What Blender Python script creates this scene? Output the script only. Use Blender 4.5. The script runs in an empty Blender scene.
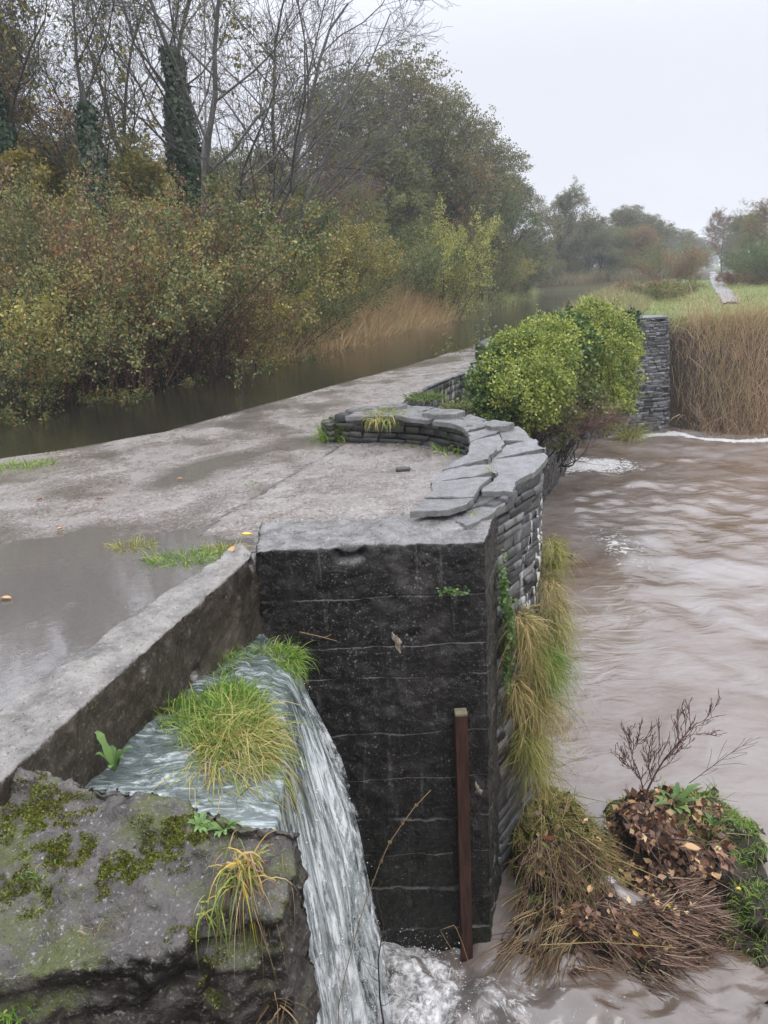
import bpy, bmesh, math, random
import numpy as np
from mathutils import Vector, noise as mnoise
PI = math.pi
rad = math.radians
scn = bpy.context.scene
COL = scn.collection

# ------------------------------------------------------------------ camera
PITCH, ROLL, FPX, EYE = rad(16.7), rad(3.0), 769.0, 1.55
_f = np.array([0, math.cos(PITCH), -math.sin(PITCH)])
_u0 = np.array([0, math.sin(PITCH), math.cos(PITCH)])
_r0 = np.array([1.0, 0, 0])
_r = math.cos(ROLL) * _r0 - math.sin(ROLL) * _u0
_u = math.sin(ROLL) * _r0 + math.cos(ROLL) * _u0


def at(x, y, z):
    """where the sight line through a spot of the photograph meets height z"""
    d = _f * FPX + _r * (x - 384) - _u * (y - 512)
    t = (z - EYE) / d[2]
    return np.array([0, 0, EYE]) + d * t


def ab(x, y, Y):
    d = _f * FPX + _r * (x - 384) - _u * (y - 512)
    return np.array([0, 0, EYE]) + d * (Y / d[1])


cam_d = bpy.data.cameras.new("camera")
cam = bpy.data.objects.new("camera", cam_d)
COL.objects.link(cam)
from mathutils import Matrix
M = Matrix(((_r[0], _u[0], -_f[0], 0), (_r[1], _u[1], -_f[1], 0), (_r[2], _u[2], -_f[2], EYE), (0, 0, 0, 1)))
cam.matrix_world = M
cam_d.sensor_fit = 'VERTICAL'
cam_d.sensor_height = 36.0
cam_d.lens = 36.0 * FPX / 1024
cam_d.clip_start = 0.05
cam_d.clip_end = 3000
scn.camera = cam

# ------------------------------------------------------------------ object helpers


def tag(o, label=None, cat=None, group=None, kind=None):
    if label: o['label'] = label
    if cat: o['category'] = cat
    if group: o['group'] = group
    if kind: o['kind'] = kind
    return o


def empty(name, loc=(0, 0, 0), rz=0.0):
    o = bpy.data.objects.new(name, None)
    o.location = loc
    o.rotation_euler = (0, 0, rz)
    o.empty_display_size = 0.2
    COL.objects.link(o)
    return o


def mesh(name, V, F, mat, parent=None, smooth=False, attrs=None, uv=None, fmat=None):
    """V (n,3); F list of tuples or (m,k) array; links ONE mesh object"""
    me = bpy.data.meshes.new(name)
    V = np.asarray(V, dtype=np.float32)
    if isinstance(F, np.ndarray):
        m, k = F.shape
        me.vertices.add(len(V)); me.vertices.foreach_set('co', V.ravel())
        me.loops.add(m * k); me.loops.foreach_set('vertex_index', F.astype(np.int32).ravel())
        me.polygons.add(m)
        me.polygons.foreach_set('loop_start', np.arange(0, m * k, k, dtype=np.int32))
        me.polygons.foreach_set('loop_total', np.full(m, k, dtype=np.int32))
        me.update(calc_edges=True)
    else:
        me.from_pydata(V.tolist(), [], F)
    if smooth:
        me.polygons.foreach_set('use_smooth', np.ones(len(me.polygons), dtype=bool))
    if attrs:
        for k_, a in attrs.items():
            at_ = me.attributes.new(k_, 'FLOAT', 'POINT')
            at_.data.foreach_set('value', np.asarray(a, dtype=np.float32))
    if uv is not None:
        l = me.uv_layers.new(name='uv')
        idx = np.empty(len(me.loops), dtype=np.int32)
        me.loops.foreach_get('vertex_index', idx)
        l.data.foreach_set('uv', np.asarray(uv, dtype=np.float32)[idx].ravel())
    mats = mat if isinstance(mat, (list, tuple)) else [mat]
    for m_ in mats: me.materials.append(m_)
    if fmat is not None:
        me.polygons.foreach_set('material_index', np.asarray(fmat, dtype=np.int32))
    me.update()
    o = bpy.data.objects.new(name, me)
    COL.objects.link(o)
    if parent is not None: o.parent = parent
    return o


def grid_faces(nr, nc):
    i = np.arange((nr - 1) * (nc - 1))
    r = i // (nc - 1); c = i % (nc - 1)
    a = r * nc + c
    return np.stack([a, a + 1, a + nc + 1, a + nc], 1)


def fbm(P, scale=1.0, octv=4, H=0.9, seed=0.0):
    out = np.empty(len(P))
    fr = mnoise.fractal
    for i, p in enumerate(P):
        out[i] = fr(Vector((p[0] * scale + seed, p[1] * scale + seed * .7, p[2] * scale - seed)), H, 2.0, octv)
    return out


def sines(X, Y, seed, n=14, f0=.6, f1=6, rough=1.0):
    """cheap smooth noise for big grids"""
    rg = np.random.RandomState(seed)
    out = np.zeros_like(X)
    for k in range(n):
        f = f0 * (f1 / f0) ** (k / (n - 1))
        a = rg.rand() * 2 * PI
        ph = rg.rand() * 7
        out += np.sin(X * f * math.cos(a) + Y * f * math.sin(a) + ph + 1.5 * np.sin(X * f * .37 * math.sin(a) + Y * f * .41 + ph)) * (f0 / f) ** rough
    return out


def smooth01(x, a, b):
    t = np.clip((x - a) / (b - a), 0, 1)
    return t * t * (3 - 2 * t)


def interp(x, pts):
    p = np.array(pts)
    return np.interp(x, p[:, 0], p[:, 1])


def nrm(v):
    return v / np.maximum(np.linalg.norm(v, axis=-1, keepdims=True), 1e-9)


# ------------------------------------------------------------------ materials
class NT:
    def __init__(s, name):
        s.m = bpy.data.materials.new(name)
        s.m.use_nodes = True
        s.t = s.m.node_tree
        s.t.nodes.clear()
        s.out = s.n('ShaderNodeOutputMaterial')

    def n(s, typ, **kw):
        nd = s.t.nodes.new(typ)
        for k, v in kw.items():
            if k.startswith('i_'):
                key = k[2:]
                nd.inputs[int(key) if key.isdigit() else key.replace('_', ' ')].default_value = v
            else:
                setattr(nd, k, v)
        return nd

    def l(s, a, b):
        s.t.links.new(a, b)

    def pos(s):
        return s.n('ShaderNodeNewGeometry').outputs['Position']

    def map(s, src, scale=(1, 1, 1), rot=(0, 0, 0), loc=(0, 0, 0)):
        m = s.n('ShaderNodeMapping')
        m.inputs['Scale'].default_value = scale
        m.inputs['Rotation'].default_value = rot
        m.inputs['Location'].default_value = loc
        s.l(src, m.inputs['Vector'])
        return m.outputs[0]

    def noise(s, src, scale, detail=4, rough=.55, dist=0.0):
        m = s.n('ShaderNodeTexNoise')
        m.inputs['Scale'].default_value = scale
        m.inputs['Detail'].default_value = detail
        m.inputs['Roughness'].default_value = rough
        m.inputs['Distortion'].default_value = dist
        if src is not None: s.l(src, m.inputs['Vector'])
        return m.outputs['Fac']

    def ramp(s, fac, stops, interp_='LINEAR'):
        r = s.n('ShaderNodeValToRGB')
        r.color_ramp.interpolation = interp_
        els = r.color_ramp.elements
        while len(els) < len(stops): els.new(.5)
        for e, (p, c) in zip(els, stops):
            e.position = p
            e.color = (c, c, c, 1) if isinstance(c, (int, float)) else (c[0], c[1], c[2], 1)
        s.l(fac, r.inputs[0])
        return r.outputs[0]

    def mix(s, f, a, b, mode='MIX'):
        m = s.n('ShaderNodeMix', data_type='RGBA', blend_type=mode)
        for inp, v in ((m.inputs[0], f), (m.inputs[6], a), (m.inputs[7], b)):
            if hasattr(v, 'links') or hasattr(v, 'is_linked'): s.l(v, inp)
            elif isinstance(v, (tuple, list)): inp.default_value = (v[0], v[1], v[2], 1)
            else: inp.default_value = v if inp is m.inputs[0] else (v, v, v, 1)
        return m.outputs[2]

    def specks(s, src, scale, thr=.8, size=.32, jit=1.0):
        """crisp grains of aggregate: 1 inside a grain"""
        v = s.n('ShaderNodeTexVoronoi', feature='F1')
        v.inputs['Scale'].default_value = scale
        w = s.n('ShaderNodeTexNoise'); w.inputs['Scale'].default_value = scale * 1.3; w.inputs['Detail'].default_value = 2; s.l(src, w.inputs['Vector'])
        ad = s.n('ShaderNodeVectorMath', operation='MULTIPLY_ADD'); ad.inputs[1].default_value = (1.1 / scale,) * 3
        s.l(w.outputs['Color'], ad.inputs[0]); s.l(src, ad.inputs[2])
        s.l(ad.outputs[0], v.inputs['Vector'])
        q = s.n('ShaderNodeSeparateXYZ'); s.l(v.outputs['Color'], q.inputs[0])
        pick = s.math('GREATER_THAN', q.outputs[0], thr)
        rad_ = s.math('MULTIPLY', q.outputs[1], size)
        ins = s.math('LESS_THAN', v.outputs['Distance'], rad_)
        return s.math('MULTIPLY', pick, ins), q.outputs[2]

    def math(s, op, a, b=None, clamp=False):
        m = s.n('ShaderNodeMath', operation=op, use_clamp=clamp)
        for i, v in enumerate((a, b)):
            if v is None: continue
            if isinstance(v, (int, float)): m.inputs[i].default_value = v
            else: s.l(v, m.inputs[i])
        return m.outputs[0]

    def bump(s, h, strength=.5, dist=.01, normal=None):
        b = s.n('ShaderNodeBump')
        b.inputs['Strength'].default_value = strength
        b.inputs['Distance'].default_value = dist
        s.l(h, b.inputs['Height'])
        if normal is not None: s.l(normal, b.inputs['Normal'])
        return b.outputs[0]

    def bsdf(s, col, rough=.5, normal=None, spec=.5, **kw):
        b = s.n('ShaderNodeBsdfPrincipled')
        for nm, v in (('Base Color', col), ('Roughness', rough), ('Specular IOR Level', spec)):
            if isinstance(v, (int, float)) : b.inputs[nm].default_value = v
            elif isinstance(v, (tuple, list)): b.inputs[nm].default_value = (v[0], v[1], v[2], 1)
            else: s.l(v, b.inputs[nm])
        if normal is not None: s.l(normal, b.inputs['Normal'])
        for k, v in kw.items(): b.inputs[k.replace('_', ' ')].default_value = v
        return b

    def end(s, sh):
        s.l(sh, s.out.inputs['Surface'])
        return s.m


def sep(nt, v):
    q = nt.n('ShaderNodeSeparateXYZ'); nt.l(v, q.inputs[0]); return q.outputs


def m_deck():
    t = NT('wet_concrete'); p = t.pos()
    big = t.noise(p, .9, 6, .68, .6)
    med = t.noise(p, 4.5, 7, .74, .4)
    pat = t.noise(t.map(p, (1, .7, 1)), 2.3, 8, .8, .8)
    fine = t.noise(p, 40, 4, .7)
    grit = t.noise(p, 58, 2, .6)
    c = t.ramp(big, [(.3, (.13, .105, .088)), (.47, (.19, .164, .145)), (.62, (.24, .214, .194)), (.8, (.29, .266, .246))])
    c = t.mix(t.ramp(med, [(.42, 0.0), (.62, .7)]), c, (.165, .14, .125))
    c = t.mix(t.ramp(pat, [(.52, 0.0), (.64, .65)]), c, (.095, .07, .056))
    c = t.mix(t.ramp(t.noise(p, 13, 5, .75), [(.56, 0.0), (.64, .7)]), c, (.09, .065, .05))
    c = t.mix(t.ramp(grit, [(.52, 0.0), (.7, .6)]), c, (.42, .40, .38))
    c = t.mix(t.ramp(t.noise(p, 34, 3, .7), [(.58, 0.0), (.66, .7)]), c, (.06, .05, .042))
    for sc_, th_, sz_, k_, cl in ((42, .6, .5, .6, (.40, .385, .37)), (26, .8, .45, .55, (.34, .32, .30)), (33, .6, .5, .6, (.05, .042, .036)), (17, .86, .4, .6, (.06, .045, .035))):
        g_, rnd = t.specks(t.map(p, (1, 1, 1), loc=(sc_, 0, 0)), sc_, th_, sz_)
        c = t.mix(t.math('MULTIPLY', g_, k_), c, cl)
    # damp margin round every pool
    z_ = sep(t, p)[2]
    wet = t.ramp(t.math('ADD', t.math('MULTIPLY', z_, 60.0), t.math('ADD', .9, t.math('MULTIPLY', t.math('SUBTRACT', med, .5), .5))), [(.10, 1.0), (.30, .6), (.55, 0.0)])
    c = t.mix(t.math('MULTIPLY', wet, .62), c, (.055, .042, .034))
    r = t.ramp(t.math('ADD', t.math('MULTIPLY', pat, .6), t.math('MULTIPLY', med, .4)), [(.40, .42), (.52, .26), (.60, .10)])
    r = t.mix(wet, r, .08)
    h = t.math('ADD', t.math('MULTIPLY', fine, .6), t.math('MULTIPLY', grit, .4))
    n = t.bump(h, .7, .005)
    n = t.bump(med, .35, .02, n)
    return t.end(t.bsdf(c, r, n, .7).outputs[0])


def m_rough_concrete(name, grain=1.0, gk=1.0, dark=(.006, .0055, .0055), mid=(.016, .014, .013), light=(.13, .12, .11), speck=.6, top_light=True, moss=0.0, boards=False, toplo=.5, tophi=.9, topcol=(.20, .19, .18)):
    """old wet concrete: dark algae film on upright faces, washed pale where it faces the sky"""
    t = NT(name); p = t.pos()
    big = t.noise(p, 1.7, 5, .62, .3)
    med = t.noise(p, 9, 5, .65)
    grit = t.noise(p, 26, 4, .7)
    grit2 = t.noise(p, 62, 2, .6)
    c = t.ramp(t.math('ADD', t.math('MULTIPLY', big, .6), t.math('MULTIPLY', med, .4)), [(.36, dark), (.52, mid), (.7, [(m_ + l_) / 2.2 for m_, l_ in zip(mid, light)])])
    c = t.mix(t.ramp(grit2, [(.60, 0.0), (.70, speck)]), c, light)
    c = t.mix(t.ramp(t.noise(t.map(p, (2.2, 2.2, .35)), 3, 4, .6), [(.55, 0.0), (.75, .45)]), c, [x * .5 for x in dark])
    if boards:
        st = t.ramp(t.noise(t.map(p, (5, 5, .28)), 2.2, 5, .65, .3), [(.54, 0.0), (.70, .3)])
        c = t.mix(st, c, (.055, .048, .042))
        st2 = t.ramp(t.noise(t.map(p, (9, 9, .5), loc=(4, 2, 1)), 2.0, 4, .6, .3), [(.62, 0.0), (.68, .25)])
        c = t.mix(st2, c, (.16, .15, .135))
        zb = t.ramp(t.math('MULTIPLY', t.math('ADD', sep(t, p)[2], 3.2), .3), [(.12, .7), (.5, 0.0)])
        c = t.mix(t.math('MULTIPLY', zb, t.ramp(big, [(.4, 0.0), (.6, 1.0)])), c, (.012, .017, .010))
        z = sep(t, p)
        zz = t.math('ADD', z[2], t.math('ADD', t.math('MULTIPLY', t.noise(t.map(p, (0, 0, 1.3)), 2.1, 1, .5), .5), t.math('MULTIPLY', t.noise(p, 2.5, 4, .6), .07)))
        fr = t.math('FRACT', t.math('MULTIPLY', zz, 3.1))
        ln = t.ramp(fr, [(0.0, 1.0), (.022, .8), (.04, 0.0), (1.0, 0.0)])
        ln = t.math('MULTIPLY', ln, t.ramp(t.noise(p, 4.5, 3), [(.36, 0.0), (.52, .9)]))
        c = t.mix(ln, c, (.17, .16, .145))
        fr2 = t.ramp(fr, [(.04, 0.0), (.06, 1.0), (.07, 1.0), (.09, 0.0)])
        c = t.mix(t.math('MULTIPLY', fr2, .7), c, (.005, .005, .005))
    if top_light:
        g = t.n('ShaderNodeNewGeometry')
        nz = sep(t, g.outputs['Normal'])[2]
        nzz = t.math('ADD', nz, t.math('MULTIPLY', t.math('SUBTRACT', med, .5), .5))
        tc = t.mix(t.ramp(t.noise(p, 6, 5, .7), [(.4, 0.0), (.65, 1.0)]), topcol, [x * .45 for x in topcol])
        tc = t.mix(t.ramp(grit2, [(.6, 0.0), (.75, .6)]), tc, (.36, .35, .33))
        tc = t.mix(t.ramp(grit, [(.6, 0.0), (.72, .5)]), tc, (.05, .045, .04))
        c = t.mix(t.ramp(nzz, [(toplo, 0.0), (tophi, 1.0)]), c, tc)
        if moss:
            mm = t.math('MULTIPLY', t.ramp(t.noise(p, 3.2, 6, .75, .3), [(.47, 0.0), (.58, moss)]), t.ramp(nzz, [(.1, 0.0), (.5, 1.0)]))
            mc = t.mix(t.noise(p, 30, 3), (.022, .03, .007), (.085, .095, .018))
            c = t.mix(mm, c, mc)
    for sc_, th_, sz_, k_ in ((80 * grain, .62, .5, speck * gk), (42 * grain, .84, .42, speck * 1.1 * gk)):
        g_, rnd = t.specks(p, sc_, th_, sz_)
        g_ = t.math('MULTIPLY', g_, t.ramp(t.noise(p, 3.1, 5, .7), [(.42, .12), (.62, 1.0)]))
        c = t.mix(t.math('MULTIPLY', g_, k_, True), c, t.mix(rnd, [x * .5 for x in light], [min(x * 1.9, .5) for x in light]))
    g_, rnd = t.specks(t.map(p, (1, 1, 1), loc=(3, 1, 2)), 60 * grain, .6, .5)
    c = t.mix(t.math('MULTIPLY', g_, .7 * gk), c, [x * .5 for x in dark])
    h = t.math('ADD', t.math('MULTIPLY', grit, .65), t.math('MULTIPLY', grit2, .35))
    n = t.bump(h, 1.0, .012)
    n = t.bump(med, .5, .03, n)
    r = t.ramp(med, [(.35, .32), (.65, .62)])
    return t.end(t.bsdf(c, r, n, .3).outputs[0])


def m_stone(name, stops, rough=(.25, .55), streak=False, moss=.0, bump=.6):
    t = NT(name); g = t.n('ShaderNodeNewGeometry'); p = g.outputs['Position']
    c = t.ramp(g.outputs['Random Per Island'], stops)
    c = t.mix(t.ramp(t.noise(p, 11, 5, .7), [(.4, 0.0), (.7, .6)]), c, [x * .35 for x in stops[0][1]])
    c = t.mix(t.ramp(t.noise(p, 70, 3, .7), [(.58, 0.0), (.7, .5)]), c, (.30, .29, .28))
    if moss:
        c = t.mix(t.ramp(t.noise(p, 3.1, 5, .75), [(.5, 0.0), (.62, moss)]), c, (.045, .05, .016))
    if streak:
        q = sep(t, p)
        pa = t.map(p, (9, 9, .9))
        s_ = t.ramp(t.noise(pa, 1.6, 3, .6, .5), [(.53, 0.0), (.57, 1.0)])
        zz = t.math('MULTIPLY', t.ramp(t.math('MULTIPLY', t.math('ADD', q[2], 3.2), .3), [(.58, 0.0), (.70, 1.0), (.86, 1.0), (.95, 0.0)]), t.ramp(t.math('MULTIPLY', q[0], .5), [(.47, 0.0), (.54, 1.0)]))
        c = t.mix(t.math('MULTIPLY', s_, zz), c, (.6, .58, .55))
    n = t.bump(t.noise(p, 45, 5, .7), bump, .01)
    r = t.ramp(t.noise(p, 8, 3), [(.35, rough[0]), (.65, rough[1])])
    return t.end(t.bsdf(c, r, n, .5).outputs[0])


def m_leaf(name, stops, transl=.38, rough=.45, hue=True, clump=None, spec=.35):
    t = NT(name); g = t.n('ShaderNodeNewGeometry')
    c = t.ramp(g.outputs['Random Per Island'], stops)
    if clump:
        oi = t.n('ShaderNodeObjectInfo')
        f = t.noise(g.outputs['Position'], clump[0], 3, .6)
        c = t.mix(t.ramp(f, [(.42, 0.0), (.6, clump[2])]), c, clump[1])
    b = t.bsdf(c, rough, None, spec)
    tr = t.n('ShaderNodeBsdfTranslucent'); t.l(c, tr.inputs[0])
    mx = t.n('ShaderNodeMixShader'); mx.inputs[0].default_value = transl
    t.l(b.outputs[0], mx.inputs[1]); t.l(tr.outputs[0], mx.inputs[2])
    return t.end(mx.outputs[0])


def m_simple(name, a, b, scale=8, rough=.6, stretch=(1, 1, 1), bump=.3, bd=.01, spec=.4):
    t = NT(name); tc = t.n('ShaderNodeTexCoord')
    v = t.map(tc.outputs['Object'], stretch)
    f = t.noise(v, scale, 5, .65)
    c = t.ramp(f, [(.35, a), (.65, b)])
    n = t.bump(t.noise(v, scale * 4, 4, .65), bump, bd)
    return t.end(t.bsdf(c, rough, n, spec).outputs[0])


def m_river():
    t = NT('silty_river_water'); p = t.pos()
    at_ = t.n('ShaderNodeAttribute', attribute_name='foam').outputs['Fac']
    v = t.map(p, (1, 1.5, 1))
    big = t.noise(v, .55, 5, .6, .8)
    c = t.ramp(big, [(.35, (.10, .068, .045)), (.5, (.155, .122, .10)), (.66, (.21, .185, .17))])
    md = t.noise(t.map(p, (1, 2.2, 1), (0, 0, .25)), 2, 6, .7, 1.6)
    c = t.mix(t.ramp(md, [(.50, 0.0), (.72, .3)]), c, (.25, .205, .18))
    c = t.mix(t.ramp(at_, [(.15, 0.0), (.5, .55)]), c, (.075, .065, .055))
    # foam
    vo = t.n('ShaderNodeTexVoronoi', feature='F1'); t.l(t.map(p, (1, 1, 1)), vo.inputs['Vector']); vo.inputs['Scale'].default_value = 9
    f2 = t.noise(p, 5.5, 8, .78, 1.6)
    th = t.math('SUBTRACT', 1.02, at_)
    fm = t.math('MULTIPLY', t.math('SUBTRACT', f2, t.math('MULTIPLY', th, .8)), 9, True)
    fl = t.math('MULTIPLY', t.math('SUBTRACT', t.noise(p, 26, 3, .6), .30), 3, True)
    fm = t.math('MULTIPLY', fm, t.math('MAXIMUM', fl, t.math('SUBTRACT', at_, .2)), True)
    c = t.mix(fm, c, (.74, .73, .71))
    h1 = t.noise(t.map(p, (1, 1.7, 1), (0, 0, .2)), 2.4, 3, .5, .9)
    h2 = t.noise(t.map(p, (1, 2.0, 1), (0, 0, -.3)), 22, 4, .6, .4)
    n = t.bump(h1, .34, .05)
    n = t.bump(h2, .16, .012, n)
    n = t.bump(fm, .3, .01, n)
    r = t.mix(fm, .05, .6)
    return t.end(t.bsdf(c, r, n, .75).outputs[0])


def m_canal():
    t = NT('dark_canal_water'); p = t.pos()
    c = t.ramp(t.noise(p, .4, 3), [(.4, (.016, .016, .010)), (.65, (.028, .025, .015))])
    n = t.bump(t.noise(t.map(p, (1, 1.6, 1), (0, 0, .5)), 5, 4, .6, .3), .22, .02)
    n = t.bump(t.noise(p, 30, 3, .6), .12, .004, n)
    return t.end(t.bsdf(c, .05, n, .5).outputs[0])


def m_puddle():
    t = NT('puddle_water'); p = t.pos()
    vo = t.n('ShaderNodeTexVoronoi', feature='F1'); t.l(p, vo.inputs['Vector']); vo.inputs['Scale'].default_value = 4
    rg = t.math('MULTIPLY', t.math('SINE', t.math('MULTIPLY', vo.outputs['Distance'], 120)), t.ramp(vo.outputs['Distance'], [(0, 1.0), (.25, 0.0)]))
    n = t.bump(rg, .16, .002)
    n = t.bump(t.noise(p, 18, 3), .09, .006, n)
    gl = t.n('ShaderNodeBsdfGlossy'); gl.inputs['Roughness'].default_value = .03
    gl.inputs['Color'].default_value = (1, 1, 1, 1); t.l(n, gl.inputs['Normal'])
    tr = t.n('ShaderNodeBsdfTransparent'); tr.inputs[0].default_value = (.62, .56, .50, 1)
    df = t.n('ShaderNodeBsdfDiffuse'); df.inputs['Color'].default_value = (.26, .235, .215, 1)
    m0 = t.n('ShaderNodeMixShader'); m0.inputs[0].default_value = .42
    t.l(tr.outputs[0], m0.inputs[1]); t.l(df.outputs[0], m0.inputs[2])
    fr = t.n('ShaderNodeFresnel'); fr.inputs['IOR'].default_value = 2.2; t.l(n, fr.inputs['Normal'])
    mx = t.n('ShaderNodeMixShader'); t.l(fr.outputs[0], mx.inputs[0])
    t.l(m0.outputs[0], mx.inputs[1]); t.l(gl.outputs[0], mx.inputs[2])
    return t.end(mx.outputs[0])


def m_fall(veil=False):
    """streaks of aerated water running down the sheet; uv.x along the crest, uv.y down the fall"""
    t = NT('falling_water_spray' if veil else 'falling_water')
    uv = t.n('ShaderNodeUVMap', uv_map='uv').outputs[0]
    s1 = t.noise(t.map(uv, (17, 1.3, 1)), 1, 7, .74, .8)
    s2 = t.noise(t.map(uv, (60, 5.0, 1), loc=(3, 5, 0)), 1, 5, .75, .5)
    y = sep(t, uv)[1]
    s3 = t.noise(t.map(t.pos(), (5, 11, 11), (0, 0, -.5)), 1.6, 6, .7, 1.2)
    k0 = t.ramp(y, [(.30, 1.0), (.46, 0.0)])
    f = t.math('ADD', t.math('MULTIPLY', s1, .6), t.math('MULTIPLY', s2, .4))
    mixf = t.n('ShaderNodeMix'); t.l(t.math('MULTIPLY', k0, .8), mixf.inputs[0]); t.l(f, mixf.inputs[2]); t.l(t.math('ADD', t.math('MULTIPLY', s3, .62), .165), mixf.inputs[3])
    f = mixf.outputs[0]
    # more air in the water the further it has dropped
    f = t.math('ADD', f, t.ramp(y, [(0.0, 0.0), (.3, .0), (.45, .015), (.9, .07)]))
    c = t.ramp(f, [(.40, (.03, .038, .035)), (.49, (.10, .122, .116)), (.555, (.36, .40, .39)), (.65, (.80, .82, .83))])
    n = t.bump(f, .5, .03)
    b = t.bsdf(c, .18, n, .6)
    tr = t.n('ShaderNodeBsdfTransparent')
    a = t.n('ShaderNodeAttribute', attribute_name='cover').outputs['Fac']
    k = t.math('MULTIPLY', t.math('ADD', t.math('SUBTRACT', f, .5 if not veil else .56), t.math('MULTIPLY', t.math('SUBTRACT', a, .5), 1.0 if not veil else .35)), 9, True)
    mx = t.n('ShaderNodeMixShader'); t.l(k, mx.inputs[0]); t.l(tr.outputs[0], mx.inputs[1]); t.l(b.outputs[0], mx.inputs[2])
    return t.end(mx.outputs[0])


def m_ground():
    t = NT('turf_and_soil'); p = t.pos()
    a = t.noise(p, .35, 5, .65)
    b = t.noise(p, 3, 5, .7)
    g = t.ramp(a, [(.35, (.075, .115, .022)), (.55, (.11, .15, .03)), (.7, (.15, .16, .05))])
    g = t.mix(t.ramp(b, [(.45, 0.0), (.65, .7)]), g, (.06, .085, .018))
    z = sep(t, p)[2]
    mud = t.mix(b, (.025, .019, .012), (.06, .045, .03))
    fac = t.ramp(t.math('ADD', z, .5), [(.1, 0.0), (.45, 1.0)])
    w = t.n('ShaderNodeAttribute', attribute_name='wood').outputs['Fac']
    c = t.mix(fac, mud, g)
    c = t.mix(w, c, t.mix(b, (.02, .017, .008), (.06, .045, .02)))
    n = t.bump(b, .6, .06)
    return t.end(t.bsdf(c, .8, n, .25).outputs[0])


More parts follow.
